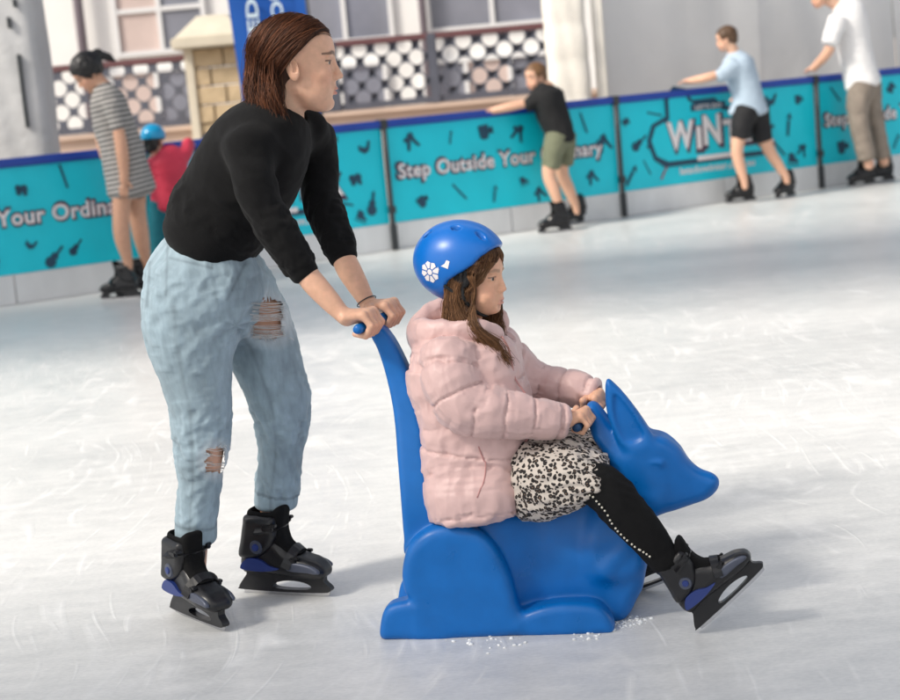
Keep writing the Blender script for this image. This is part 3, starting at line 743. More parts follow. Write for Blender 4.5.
# ================================================================== the kangaroo skating aid
KO = np.array([-0.212, 4.212, 0]); KU = nrm([0.984, -0.176, 0]); KV = nrm([0.176, 0.984, 0])
def kp(px, py, v=0.0):
    d = ray(px, py); o = KO + KV * v; return CAM + d * (((o - CAM) @ KV) / (d @ KV))
def kl(p): q = np.asarray(p) - KO; return np.array([q @ KU, q @ KV, q[2]])
def kw(u, v, z): return KO + KU * u + KV * v + np.array([0, 0, z])
def kuw(pts, v): return np.array([kl(kp(x, y, v))[[0, 2]] for x, y in pts])
M_ROO = mat('moulded_blue_plastic', (0.0, 0.128, 0.45), 0.38, spec=0.4, bump=0.12, bscale=420, var=0.10, vscale=16, rvar=0.12, bdist=0.001)
M_GRIP = mat('dark_grip', (0.01, 0.06, 0.16), 0.5)
vk = Vol((-0.33, -0.20, -0.01), (0.86, 0.20, 0.80), 0.0042)
post = smooth_poly(kuw([(372, 333), (379, 326), (386, 328), (398, 345), (412, 375), (423, 405), (431, 440), (438, 480), (452, 520), (455, 545), (415, 545), (411, 525), (408, 490), (403, 450), (397, 410), (388, 375), (379, 348)], 0), 5)
zz = lambda z, a, b: (lambda t: t * t * (3 - 2 * t))(np.clip((z - a) / (b - a), 0, 1))
vk.add(slab(post, lambda U, W: 0.115 - 0.08 * zz(W, .30, .70), .018))
body = smooth_poly(kuw([(412, 545), (420, 522), (450, 512), (500, 512), (550, 506), (590, 492), (618, 500), (634, 530), (640, 560), (643, 588), (636, 606), (618, 629), (560, 634), (480, 637), (416, 637), (410, 600)], -.10), 5)
vk.add(slab(body, lambda U, W: 0.118 - 0.045 * zz(U, .28, .42) - .03 * zz(W, .15, .36), .035), .02)
neck = smooth_poly(kuw([(586, 407), (596, 402), (612, 420), (640, 446), (668, 478), (664, 500), (652, 514), (648, 535), (642, 565), (596, 570), (590, 520), (612, 480), (606, 455), (592, 434)], 0), 5)
vk.add(slab(neck, lambda U, W: 0.055 - 0.022 * zz(W, .40, .50) + .03 * (1 - zz(W, .2, .33)), .028), .03)
head = smooth_poly(kuw([(620, 462), (627, 443), (643, 433), (663, 434), (679, 445), (689, 459), (700, 468), (714, 473), (720, 481), (717, 491), (707, 499), (690, 504), (668, 509), (645, 511), (626, 494)], 0), 5)
uh0, uh1 = kl(kp(645, 460))[0], kl(kp(716, 484))[0]
vk.add(slab(head, lambda U, W: 0.066 - 0.042 * zz(U, uh0, uh1), .030), .02)
nt_ = kl(kp(712, 482)); vk.add(ell((nt_[0] - .004, 0, nt_[2]), (.017, .024, .014)), .008)
jw = kl(kp(655, 492)); vk.add(ell((jw[0], 0, jw[2]), (.05, .058, .035)), .02)
# haunches, feet, paws on both sides
hau = smooth_poly(kuw([(401, 572), (407, 548), (425, 531), (450, 525), (474, 530), (494, 548), (508, 574), (517, 604), (524, 634), (470, 640), (412, 640), (409, 604), (403, 592)], -.15), 5)
foot = smooth_poly(kuw([(379, 628), (384, 610), (398, 603), (425, 601), (450, 615), (450, 641), (400, 641), (381, 640)], -.15), 4)
paw = smooth_poly(kuw([(510, 622), (535, 609), (562, 604), (592, 605), (607, 615), (614, 632), (600, 636), (524, 638)], -.15), 4)
for s in (-1, 1):
    vk.add(slab(hau, .032, .028, s * .125), .008)
    vk.add(slab(foot, .038, .022, s * .118), .008)
    vk.add(slab(paw, .04, .024, s * .115), .014)
    a_ = kl(kp(614, 560, -.07)); vk.add(cone((a_[0] - .02, s * .072, a_[2] - .02), (a_[0] + .03, s * .075, a_[2] + .03), .022, .014), .018)
    # closed eyelid and cheek
    e_ = kl(kp(656, 463, -.055)); vk.add(ell((e_[0], s * .054, e_[2]), (.023, .015, .012)), .006)
    vk.add(ell((e_[0], s * .0685, e_[2] - .004), (.020, .008, .0028)), .002, 's')
# tail rest between the feet
vk.add(slab(smooth_poly(kuw([(392, 630), (398, 612), (430, 606), (470, 640), (395, 640)], -.12), 4), .09, .02), .01)
# ears: leaf shaped, dished on the outside, tilted outwards
ear = smooth_poly(kuw([(606, 380), (615, 384), (631, 402), (646, 424), (655, 442), (643, 452), (626, 452), (614, 434), (606, 408)], -.05), 4)
ec = ear.mean(0); ein = ec + (ear - ec) * np.array([.62, .66])
for s in (-1, 1):
    dz = 0 if s < 0 else -.028
    ee = ear + [0, dz]; ei = ein + [0, dz]
    vk.add(slab(ee, .019, .016, s * .045), .010)
    vk.add(slab(ei, .012, .009, s * .0665), .005, 's')
VK, FK = vk.mesh(4)
VK = KO + VK[:, :1] * KU + VK[:, 1:2] * KV + VK[:, 2:] * np.array([0, 0, 1.0])
ROO = thing('kangaroo_skate_aid', 'blue moulded plastic kangaroo skating aid carrying the girl in pink', 'skating aid', KO)
part('body', VK, FK, M_ROO, ROO)
# push bar for the woman and hand bar for the rider
BAR_N, BAR_F = kp(356.5, 330, -.105), kp(390, 314.5, .085)
BARDIR = nrm(BAR_F - BAR_N)
Vt, Ft = tube_np([BAR_N, BAR_N + BARDIR * .01, (BAR_N + BAR_F) / 2, BAR_F - BARDIR * .01, BAR_F], [.010, .0125, .013, .0125, .010], 14); part('push_bar', Vt, Ft, M_ROO, ROO)
GB_N, GB_F = kp(576, 428.5, -.085), kp(599, 399, .085)
GBD = nrm(GB_F - GB_N)
Vt, Ft = tube_np([GB_N, GB_N + GBD * .008, (GB_N + GB_F) / 2, GB_F - GBD * .008, GB_F], [.010, .0115, .013, .0115, .010], 14); part('hand_bar', Vt, Ft, M_GRIP, ROO)

# ================================================================== a rental ice skate, blade along +x, sole on z = 0
M_SHELL = mat('skate_shell_black', (0.007, 0.007, 0.009), 0.36, bump=0.1, bscale=300, var=0.2, vscale=20, rvar=0.1, bdist=0.001)
M_LINER = mat('skate_liner', (0.006, 0.006, 0.0065), 0.95, spec=.2, bump=0.5, bscale=260)
M_BLADE = mat('blade_steel', (0.55, 0.55, 0.57), 0.25, metal=1.0)
M_BLUE = mat('skate_blue_trim', (0.016, 0.035, 0.17), 0.4)
M_SILV = mat('skate_silver_trim', (0.075, 0.085, 0.12), 0.35, metal=0.3)
def extrude_bm(P, hole, hw, mat_bevel=0.0):
    bm = bmesh.new(); ov = [bm.verts.new((x, -hw, z)) for x, z in P]; es = [bm.edges.new((ov[i], ov[(i + 1) % len(ov)])) for i in range(len(ov))]
    if hole is not None:
        hv = [bm.verts.new((x, -hw, z)) for x, z in hole]; es += [bm.edges.new((hv[i], hv[(i + 1) % len(hv)])) for i in range(len(hv))]
    bmesh.ops.triangle_fill(bm, edges=es, use_beauty=True)
    r = bmesh.ops.extrude_face_region(bm, geom=bm.faces[:]); vs = [g for g in r['geom'] if isinstance(g, bmesh.types.BMVert)]
    bmesh.ops.translate(bm, verts=vs, vec=(0, 2 * hw, 0)); return bm
SK = {}
def sk_mesh(name, V, F, m, smooth=True):
    me = mesh_np(name, V, F, smooth); me.materials.append(m); SK[name] = me
def sk_bm(name, bm, m, smooth=False):
    bmesh.ops.recalc_face_normals(bm, faces=bm.faces); me = bpy.data.meshes.new(name); bm.to_mesh(me); bm.free(); me.materials.append(m); SK[name] = me
    for p in me.polygons: p.use_smooth = smooth
ck = lambda x, a, b: np.clip((x - a) / (b - a), 0, 1)
v = Vol((-.16, -.07, .04), (.17, .07, .28), .0034)
low = smooth_poly([(-.124, .075), (-.128, .10), (-.118, .135), (-.098, .165), (-.02, .172), (.012, .158), (.035, .138), (.075, .120), (.112, .108), (.136, .090), (.142, .072), (.130, .058), (.08, .056), (0, .062), (-.06, .066), (-.11, .064)], 4)
v.add(slab(low, lambda X, Z: .034 + .012 * ck(X, -.08, .07) - .006 * ck(X, .1, .142) - .006 * ck(Z, .10, .17), .026))
sk_mesh('boot_shell', *v.mesh(1), M_SHELL)
v = Vol((-.16, -.07, .08), (.08, .07, .29), .0034)
cuff = smooth_poly([(-.122, .118), (-.112, .165), (-.099, .215), (-.092, .236), (-.06, .240), (-.02, .236), (.004, .232), (.008, .20), (.0, .165), (-.03, .13), (-.075, .110)], 4)
v.add(slab(cuff, .0475, .022)); v.add(slab([(-.075, .14), (-.0, .2), (.004, .26), (-.080, .26)], .031, .01), .006, 's')
sk_mesh('ankle_cuff', *v.mesh(1), M_SHELL)
v = Vol((-.13, -.07, .09), (.09, .07, .29), .0034)
v.add(slab(smooth_poly([(-.09, .15), (-.088, .246), (-.05, .250), (-.012, .25), (.004, .256), (.022, .262), (.03, .25), (.02, .20), (.03, .155), (.07, .128), (.02, .12)], 4), .030, .016))
v.add(slab([(-.075, .18), (-.078, .28), (.000, .28), (-.002, .18)], .022, .01), .004, 's')
sk_mesh('liner_tongue', *v.mesh(1), M_LINER)
hold = smooth_poly([(-.112, .072), (-.118, .058), (-.138, .034), (-.146, .020), (-.138, .014), (0, .011), (.12, .013), (.144, .018), (.146, .028), (.128, .046), (.126, .066), (.06, .066), (0, .070), (-.06, .072)], 3)
hole = [(.025 + .062 * math.cos(t), .030 + .013 * math.sin(t) - .002 * math.cos(2 * t)) for t in np.linspace(0, 2 * math.pi, 22, endpoint=False)]
sk_bm('blade_holder', extrude_bm(hold, hole, .011), M_SHELL)
blade = [(-.138, .0155), (-.134, .004), (-.10, .0005), (.0, 0), (.11, .0006), (.136, .004), (.142, .0155)]
sk_bm('blade', extrude_bm(blade, None, .0018), M_BLADE)
def strap(name, P, m, wd, th):
    """a band over the instep: points (x,y,z) swept with a flat section"""
    P = np.asarray(P, float); Tn = np.gradient(P, axis=0); Tn /= np.linalg.norm(Tn, axis=1)[:, None]; c = np.array([P[:, 0].mean() - .05, 0, .06])
    N = P - c; N -= (N * Tn).sum(1)[:, None] * Tn; N /= np.linalg.norm(N, axis=1)[:, None]; B = np.cross(Tn, N)
    q = [P + B * sx * wd + N * sz * th for sx, sz in ((-1, -.3), (1, -.3), (1, 1), (-1, 1))]
    V = np.stack(q, 1).reshape(-1, 3); n = len(P)
    F = [(i * 4 + j, i * 4 + (j + 1) % 4, (i + 1) * 4 + (j + 1) % 4, (i + 1) * 4 + j) for i in range(n - 1) for j in range(4)] + [(0, 1, 2, 3), (4 * n - 1, 4 * n - 2, 4 * n - 3, 4 * n - 4)]
    sk_mesh(name, V, F, m, False)
tt = np.linspace(-1, 1, 13)
strap('instep_strap', [(.052 - .02 * abs(t) ** 2, .050 * math.sin(t * 1.45), .138 - .05 * (1 - math.cos(t * 1.45))) for t in tt], M_SHELL, .013, .007)
strap('cuff_strap', [(-.004 + .012 * math.cos(t * 1.9) - .03 * (1 - math.cos(t * 1.9)), .054 * math.sin(t * 1.55), .205 - .008 * abs(t)) for t in tt], M_SHELL, .014, .006)
bm = bmesh.new(); box_bm(bm, (-.016, -.058, -.008), (.022, -.046, .010), None, .003); box_bm(bm, (.014, -.056, .004), (.032, -.040, .014), None, .002); sk_bm('buckle', bm, M_SHELL)
bm = bmesh.new(); bmesh.ops.create_cone(bm, cap_ends=True, segments=28, radius1=.021, radius2=.018, depth=.006, matrix=Matrix.Rotation(math.pi / 2, 4, 'X')); sk_bm('ankle_disc', bm, M_SILV)
bm = bmesh.new(); bmesh.ops.create_cone(bm, cap_ends=True, segments=20, radius1=.011, radius2=.009, depth=.005, matrix=Matrix.Rotation(math.pi / 2, 4, 'X')); sk_bm('ankle_bolt', bm, M_BLUE)
v = Vol((.02, -.06, .06), (.16, -.02, .13), .0034)
v.add(slab(smooth_poly([(.03, .088), (.05, .108), (.10, .102), (.128, .09), (.132, .076), (.09, .078), (.05, .080)], 4), .0475, .006)); v.add(slab([(.0, .05), (.0, .14), (.2, .14), (.2, .05)], .034, .002), 0, 's')
sk_mesh('toe_plate', *v.mesh(1), M_SILV)
bm = extrude_bm(smooth_poly([(-.115, .088), (-.09, .115), (-.05, .112), (-.02, .095), (.01, .088), (-.03, .080), (-.08, .080)], 3), None, .0455); sk_bm('heel_flash', bm, M_BLUE)
def skate(person, M, trim=True, detail=True, name='ice_skate'):
    """a skate (a part of the person wearing it) with its own pieces; M: skate frame -> world"""
    r = bpy.data.objects.new(name, None); COL.objects.link(r); r.parent = person
    r.matrix_local = Matrix.Translation(-Vector(wloc(person))) @ M
    names = ['boot_shell', 'ankle_cuff', 'liner_tongue', 'blade_holder', 'blade', 'instep_strap', 'cuff_strap']
    if detail and trim: names += ['heel_flash']
    for n in names: link(n, SK[n], r)
    if detail:
        for s in (-1, 1):
            o = link('buckle', SK['buckle'], r); o.location = (.045, 0, .112); o.scale = (.9, s * .82, .9)
            o = link('buckle', SK['buckle'], r); o.location = (-.012, 0, .205); o.scale = (.9, s * 1.0, .9)
            if trim:
                o = link('ankle_disc', SK['ankle_disc'], r); o.location = (-.055, s * .0475, .150)
                o = link('toe_plate', SK['toe_plate'], r); o.scale = (1, -s, 1)
                o = link('ankle_bolt', SK['ankle_bolt'], r); o.location = (-.055, s * .052, .150)
    return r
def skate_M(heel, toe, roll=0.0, scale=1.0, pitch=0.0):
    """frame from the two ends of the blade on the ground"""
    h, t = np.asarray(heel, float), np.asarray(toe, float); x = nrm(t - h); z0 = np.array([0, 0, 1.0]); y = nrm(np.cross(z0, x)); z = np.cross(x, y)
    y2 = y * math.cos(roll) + z * math.sin(roll); z2 = np.cross(x, y2); c = (h + t) / 2
    return Matrix(((x[0] * scale, y2[0] * scale, z2[0] * scale, c[0]), (x[1] * scale, y2[1] * scale, z2[1] * scale, c[1]), (x[2] * scale, y2[2] * scale, z2[2] * scale, c[2]), (0, 0, 0, 1)))

# ================================================================== people: shared builders
SKIN = np.array([0.71, 0.415, 0.285])
M_SKIN = mat('skin', (0.6, 0.36, 0.25), 0.48, attr=True, sss=0.15, var=0.10, vscale=55, bump=0.16, bscale=420, bdist=.001)
M_EYE = mat('eye_white', (0.46, 0.42, 0.40), 0.15)
M_IRIS = mat('iris', (0.05, 0.03, 0.02), 0.1)
def frame(face, up=(0, 0, 1)):
    """columns: forward, left, up"""
    f = nrm(face); l = nrm(np.cross(up, f)); u = np.cross(f, l); return np.stack([f, l, u], 1)
class Head:
    """ear-level centre c, orientation R (forward,left,up), scale s; child: rounder skull, smaller nose and jaw"""
    def __init__(s, c, R, sc=1.0, child=False):
        s.c, s.R, s.s, s.child = np.asarray(c, float), R, sc, child
    def w(s, p): return s.c + s.R @ (np.asarray(p, float) * s.s)
    def loc(s, V): return ((V - s.c) @ s.R) / s.s
    def e(s, c, r, tilt=None):
        R = s.R if tilt is None else s.R @ tilt
        return ell(s.w(c), np.asarray(r) * s.s, R)
    def k(s, a, b, ra, rb): return cone(s.w(a), s.w(b), ra * s.s, rb * s.s)
    def build(s, v, fine=True):
        z = s.s; ch = s.child
        v.add(s.e((-.008, 0, .042), (.097, .075, .084)))
        v.add(s.e((.030, 0, .042), (.066, .064, .070)), .02 * z)
        v.add(s.e((.040, 0, -.032), (.053, .056, .070)), .03 * z)
        if ch:
            v.add(s.e((.045, 0, -.062), (.043, .045, .032)), .02 * z); v.add(s.e((.074, 0, -.080), (.016, .018, .014)), .015 * z)
            for y in (-1, 1): v.add(s.e((.056, y * .036, -.040), (.030, .026, .028)), .015 * z)
        else:
            v.add(s.e((.046, 0, -.068), (.042, .040, .030)), .02 * z); v.add(s.e((.077, 0, -.089), (.0155, .018, .0145)), .012 * z)
            for y in (-1, 1):
                v.add(s.k((.012, y * .043, -.054), (.062, y * .020, -.088), .013, .013), .034 * z); v.add(s.e((.052, y * .034, -.046), (.030, .021, .030)), .02 * z)
                v.add(s.e((.062, y * .040, -.016), (.024, .022, .020)), .015 * z)
        if not fine:
            v.add(s.k((.092, 0, .02), (.110, 0, -.018), .008, .011), .01 * z); return
        nz = .104 if ch else .1085
        v.add(s.k((.086, 0, .026), (nz - .003, 0, -.014 if not ch else -.010), .0075, .0085), .010 * z)
        v.add(s.e((nz, 0, -.0205), (.0095, .0095, .0075)), .006 * z)
        for y in (-1, 1): v.add(s.e((.0965, y * .0095, -.0250), (.0105, .0065, .0065)), .007 * z)
        for y in (-1, 1):
            v.add(s.e((.083, y * .028, .034), (.011, .022, .007)), .012 * z)
            v.add(s.e((.106, y * .033, .014), (.022, .017, .0125)), .014 * z, 's')
            v.add(s.e((.0755, y * .032, .0135), (.0145, .0150, .0115)), .005 * z)            # lids
            v.add(s.e((.0905, y * .0340, .0128), (.0120, .0130, .0046)), .0012 * z, 's')      # opening
        v.add(s.e((.086, 0, -.046), (.013, .022, .018)), .012 * z)
        v.add(s.e((.0955, 0, -.0515), (.0085, .0165, .0052)), .004 * z); v.add(s.e((.0935, 0, -.0635), (.0090, .0155, .0062)), .004 * z)
        v.add(s.e((.106, 0, -.0572), (.011, .020, .0013)), .003 * z, 's')
        v.add(s.e((.094, 0, -.0735), (.008, .014, .0045)), .008 * z, 's')
        for y in (-1, 1):
            t = np.array(Matrix.Rotation(math.radians(-14), 3, 'Y') @ Matrix.Rotation(math.radians(y * 22), 3, 'Z'))
            v.add(s.e((-.006, y * .074, -.002), (.017, .007, .031), t), .006 * z)
            v.add(s.e((-.002, y * .0815, .004), (.0085, .0055, .017), t), .003 * z, 's')
            v.add(s.e((-.008, y * .0815, .004), (.0025, .003, .013), t), .002 * z)
    def tint(s, V, col, brow=(0.05, 0.025, 0.015), lip=(0.46, 0.13, 0.12)):
        """skin colour with lips, brows, lashes and flushed cheeks, as pigment"""
        q = s.loc(V); x, y, z = q.T; ay = np.abs(y); m = (x > .03) & (np.abs(z) < .15)
        def mix(c, f): col[:] = col * (1 - f[:, None]) + np.asarray(c) * f[:, None]
        mix(SKIN * [1.03, .80, .76], .42 * m * gauss(ay, .044, .022) * gauss(z, -.026, .024) * (x > .04))
        fl = m * (x > .088) * np.clip(1.25 - (ay / .0175) ** 2, 0, 1) * np.clip(gauss(z, -.0520, .0058) + gauss(z, -.0635, .0066), 0, 1); mix(lip, np.clip(fl * .85, 0, .85))
        zb = .0345 + .004 * np.clip((ay - .012) / .02, 0, 1) - .20 * np.clip(ay - .036, 0, 1)
        fb = m * (x > .05) * (ay > .010) * (ay < .057) * np.clip(1.7 * gauss(z, zb, .0038 - .085 * np.clip(ay - .032, 0, .025)), 0, 1); mix(brow, np.clip(fb * 1.2, 0, .78))
        le = m * (x > .066) * (ay > .019) * (ay < .049) * np.maximum(gauss(z, .0185 - .06 * np.abs(ay - .033), .0017), .18 * gauss(z, .0078 + .06 * np.abs(ay - .033), .0010)); mix((.02, .012, .01), np.clip(le * 1.1, 0, .92))
        return col
    def eyes(s, parent, iris=None):
        for y in (-1, 1):
            c = s.w((.0745, y * .032, .0130)); bm = bmesh.new(); bmesh.ops.create_uvsphere(bm, u_segments=20, v_segments=12, radius=.0122 * s.s, matrix=Matrix.Translation(Vector(c)))
            o = bm_part('eyeball', bm, M_EYE, parent, True)
            f = s.w((.0745 + .0095, y * .0325, .0130)); bm = bmesh.new()
            bmesh.ops.create_uvsphere(bm, u_segments=16, v_segments=10, radius=1.0, matrix=Matrix.Translation(Vector(f)) @ Matrix(s.R.tolist()).to_4x4() @ Matrix.Diagonal((.0036 * s.s, .0066 * s.s, .0062 * s.s, 1)))
            bm_part('iris', bm, iris or M_IRIS, o, True)
def hand(v, wrist, bar, e, fwd, up, sc=1.0, rb=.0125, thumb=1, spread=0.0205, rw=.017):
    """a fist round a bar: bar = point under the middle of the hand, e = direction little finger -> index"""
    e = nrm(e); fwd = nrm(fwd - (fwd @ e) * e); up = np.cross(fwd, e); up = up if up[2] > 0 else -up
    P = lambda s_, a, r: bar + e * s_ * sc + (up * math.cos(math.radians(a)) + fwd * math.sin(math.radians(a))) * r * sc
    rr = rb / sc
    kn = []
    for i, (s_, ln) in enumerate(((-1.5, .86), (-.5, .97), (.5, 1.0), (1.5, .95))):
        s_ *= spread; f = .0086 * (.9 + .1 * ln)
        pts = [P(s_, 22, rr + .0215), P(s_, 84, rr + .0195), P(s_ * .98, 150, rr + .0120), P(s_ * .96, 232, rr + .0100)]
        rad = [f * 1.16, f * 1.06, f * .98, f * .88]; kn.append(pts[0])
        for a, b, ra, rb_ in zip(pts[:-1], pts[1:], rad[:-1], rad[1:]): v.add(cone(a, b, ra * sc, rb_ * sc), .0022)
        v.add(cone(wrist + e * s_ * .55 * sc + (pts[0] - wrist) * .12, pts[0], .0115 * sc, f * 1.22 * sc), .010)
    c = sum(kn) / 4
    v.add(cone(wrist, c * .75 + bar * .25, rw * sc, .017 * sc), .012)
    b0 = wrist * .55 + P(1.7 * spread, -25, rr + .022) * .45
    tp = [b0 + e * .006 * sc, P(2.0 * spread, -38, rr + .024), P(1.75 * spread, -95, rr + .0145), P(1.35 * spread, -150, rr + .0105)]
    tr = [.013, .0115, .0098, .0085]
    for a, b, ra, rb_ in zip(tp[:-1], tp[1:], tr[:-1], tr[1:]): v.add(cone(a, b, ra * sc, rb_ * sc), .004)
def displace(V, F, h, it=2):
    h = soft(h, F, it) if it else h; return V + vnormals(V, F) * h[:, None]
def folds(arc, ang, seed, freq=22.0, tw=1.2, st=1.6):
    """ridges running round a tube with a slant"""
    P = np.stack([arc * freq + tw * np.cos(ang + seed), np.cos(ang) * st + seed * 3.1, np.sin(ang) * st + seed], -1)
    return ridge(P) + .5 * ridge(P * 1.9 + 5)
def cut(V, F, keep):
    """drop faces whose vertices are not all kept; returns compact V,F and the kept index"""
    f = F[keep[F].all(1)]; u = np.unique(f); mp = np.full(len(V), -1); mp[u] = np.arange(len(u)); return V[u], mp[f], u

# ================================================================== the woman pushing
WOMAN = thing('person', 'person in black jumper and ripped light jeans leaning forward to push the kangaroo', 'person', (-0.62, 4.42, 0))
hipN, hipF = 4.36, 4.50
leg_n = [(152, 268, 226, 286, 4.37, .092), (144, 300, 232, 322, 4.36, .092), (148, 335, 233, 350, 4.36, .090), (158, 368, 232, 376, 4.365, .082),
         (168, 400, 231, 404, 4.37, .075), (174, 432, 229, 436, 4.38, .070), (177, 462, 224, 466, 4.39, .064), (178, 495, 218, 498, 4.40, .058), (177, 523, 215, 528, 4.405, .054), (177, 534, 215, 540, 4.405, .054)]
leg_f = [(196, 280, 266, 274, 4.52, .092), (212, 318, 282, 300, 4.53, .092), (224, 350, 296, 334, 4.53, .086), (238, 378, 304, 366, 4.53, .080),
         (250, 402, 309, 396, 4.53, .074), (257, 426, 307, 424, 4.54, .068), (259, 452, 303, 452, 4.55, .062), (257, 480, 299, 480, 4.56, .057), (256, 497, 296, 498, 4.565, .054), (256, 503, 296, 503, 4.565, .054)]
pelv = [(170, 227, 246, 251, 4.44, .122), (162, 243, 255, 265, 4.44, .138), (147, 268, 266, 290, 4.44, .168), (146, 296, 262, 312, 4.44, .170), (158, 322, 250, 330, 4.44, .14)]
LN, LF, PV = edges_loft(leg_n), edges_loft(leg_f), edges_loft(pelv)
torso = [(163, 224, 255, 253, 4.43, .148), (170, 204, 269, 232, 4.42, .138), (180, 186, 284, 212, 4.41, .130), (195, 158, 302, 180, 4.39, .145),
         (216, 134, 314, 152, 4.38, .155), (240, 120, 313, 130, 4.375, .125), (258, 113, 304, 118, 4.375, .066)]
TR = edges_loft(torso)
arm_n = [(250, 147, 4.24, 21), (253, 176, 4.20, 20), (263, 207, 4.18, 19.5), (281, 236, 4.17, 19), (295, 258, 4.165, 16), (305, 274, 4.16, 13.8)]
arm_f = [(312, 138, 4.53, 21), (319, 165, 4.53, 19.5), (320.5, 194, 4.50, 18), (329, 220, 4.46, 17.5), (338, 243, 4.42, 15.5), (343.5, 258, 4.395, 13.8)]
AN, AF = round_loft(arm_n), round_loft(arm_f)
WH = Head(at(296.5, 68.5, 4.375), frame((0.997, 0.02, -0.075)), 1.0)
# ---- skin: one continuous body
barN = BAR_N + BARDIR * .050; barF = BAR_F - BARDIR * .022
wrN, wrF = at(345.5, 316.5, 4.135), at(369, 306, 4.335)
v = Vol((-1.02, 4.02, 0.12), (-0.06, 4.74, 1.52), .0034)
v.add(edges_loft(pelv, mul=.88).prim()); v.add(edges_loft(torso[:-1], mul=.82).prim(), .03)
v.add(edges_loft(leg_n, mul=.885).prim(), .02); v.add(edges_loft(leg_f, mul=.925).prim(), .02)
for rows, nx, Y in ((arm_n, None, None), (arm_f, None, None)): v.add(round_loft(rows[:-1], mul=.66).prim(), .02)
fore_n = round_loft([(281, 236, 4.17, 10.5), (298, 262, 4.163, 10.5), (312, 281, 4.155, 12.0), (329, 300, 4.145, 10.8), (341, 313, 4.137, 8.6), (347, 318, 4.135, 8.2)], .012)
fore_f = round_loft([(329, 220, 4.46, 10.5), (339, 246, 4.415, 10.5), (347, 266, 4.385, 12.4), (357, 284, 4.36, 11), (366, 300, 4.34, 8.6), (370, 307, 4.335, 8.2)], .012)
v.add(fore_n.prim(1.0), .012); v.add(fore_f.prim(1.0), .012)
hand(v, wrN, barN, BARDIR, np.array([1.0, -.12, 0.05]), None, 0.98)
hand(v, wrF, barF, -BARDIR, np.array([1.0, -.12, 0.05]), None, 0.98)
# ankles into the boots
v.add(cone(at(196, 520, 4.40), at(193, 572, 4.40), .036, .034), .01); v.add(cone(at(276, 490, 4.56), at(268, 550, 4.56), .035, .034), .01)
nb = at(279, 128, 4.385)
v.add(cone(WH.w((-.022, 0, -.045)), nb, .050, .056), .02); v.add(cone(nb, at(270, 142, 4.39), .056, .085), .03)
VB, FB = v.mesh(1); del v
hd = Vol(WH.c - [.16, .12, .17], WH.c + [.16, .12, .17], .0018); WH.build(hd); hd.add(cone(WH.w((-.022, 0, -.045)), nb, .0505, .0565), .018); V2, F2 = hd.mesh(1)
FB = np.vstack([FB, F2 + len(VB)]); VB = np.vstack([VB, V2])
colr = np.tile(SKIN, (len(VB), 1)); WH.tint(VB, colr)
lowr = (VB[:, 2] < 1.12)
bodyW = part('body', VB, FB, M_SKIN, WOMAN, col=colr)
WH.eyes(bodyW)
# ---- jeans
def denim():
    m = mat('light_denim', (0.4, 0.5, 0.58), 0.85, attr=True, bump=0.35, bscale=800, var=0.16, vscale=60, stretch=(1, 1, .35), sheen=.1)
    return m
M_DENIM = denim()
v = Vol((-0.98, 4.16, 0.20), (-0.30, 4.74, 1.16), .0040)
v.add(PV.prim()); v.add(LN.prim(.35), .022); v.add(LF.prim(.35), .022)
VJ, FJ = v.mesh(3)
rN, aN, gN = LN.param(VJ); rF, aF, gF = LF.param(VJ); rP, aP, gP = PV.param(VJ)
isN = rN < rF; arc = np.where(isN, aN, aF); ang = np.where(isN, gN, gF); LT = np.where(isN, LN.arc[-1], LF.arc[-1])
fr = arc / LT
amp = .0016 + .0055 * gauss(fr, .60, .14) + .0052 * gauss(fr, .95, .12) + .0042 * gauss(fr, .05, .22)
h = amp * folds(arc, ang, np.where(isN, 1.0, 4.0), 24, 1.3, 1.4) + .0035 * fbm(VJ * 9) * (.4 + fr)
q = VJ - at(240, 318, 4.44); h += .0045 * gauss(np.linalg.norm(q, axis=1), .09, .06) * np.cos(np.arctan2(q[:, 2], q[:, 0]) * 6 + 3.5 * noise(VJ * 9))
cuffm = (fr > .945) & (np.where(isN, rN, rF) < 1.25)
h = np.where(cuffm, h * .3 + .0035, h)
wb = (aP < .035) & (rP < 1.3) & (VJ[:, 2] > .98)
h = np.where(wb, h * .3 + .003, h)
VJ2 = displace(VJ, FJ, h)
# pigment: faded fronts, dark seams; fold shading painted in, hollows darker, ridges lighter
base = np.array([0.25, 0.33, 0.38]); colj = np.tile(base, (len(VJ), 1))
fade_folds = np.clip(.55 * gauss(np.abs(ang), .0, 1.1) * gauss(fr, .35, .3) + .35 * fbm(VJ * [14, 14, 7]) + .5 * (h / .006), -.6, 1)
colj *= (1 + .30 * fade_folds)[:, None]
def dark(mask, k): colj[:] = colj * (1 - k * mask[:, None])
sideN = np.where(isN, gauss(np.angle(np.exp(1j * (gN - 1.75))), 0, .06), gauss(np.angle(np.exp(1j * (gF - 1.75))), 0, .06)) * (fr > .1)
side2 = np.where(isN, gauss(np.angle(np.exp(1j * (gN + 1.4))), 0, .06), gauss(np.angle(np.exp(1j * (gF + 1.4))), 0, .06)) * (fr > .1)
dark(np.clip(sideN + side2, 0, 1), .22); dark(gauss(fr, .945, .006) * (fr < .96), .35); dark(gauss(aP, .037, .004) * (VJ[:, 2] > .96), .4)
def pxy(V):
    q = V - CAM; z = q @ FWD; return 450 + FPX * (q @ RGT) / z, 350 - FPX * (q @ UPV) / z
X, Yp = pxy(VJ2)          # only to place rips and pocket seams, worked out once on the finished trousers
near = (VJ2[:, 1] < 4.44)
def seg(ax, ay, bx, by, wpx, m):
    ex_, ey_ = bx - ax, by - ay; t = np.clip(((X - ax) * ex_ + (Yp - ay) * ey_) / (ex_ ** 2 + ey_ ** 2), 0, 1)
    return m * np.exp(-(((X - ax - t * ex_) ** 2 + (Yp - ay - t * ey_) ** 2) / wpx ** 2))
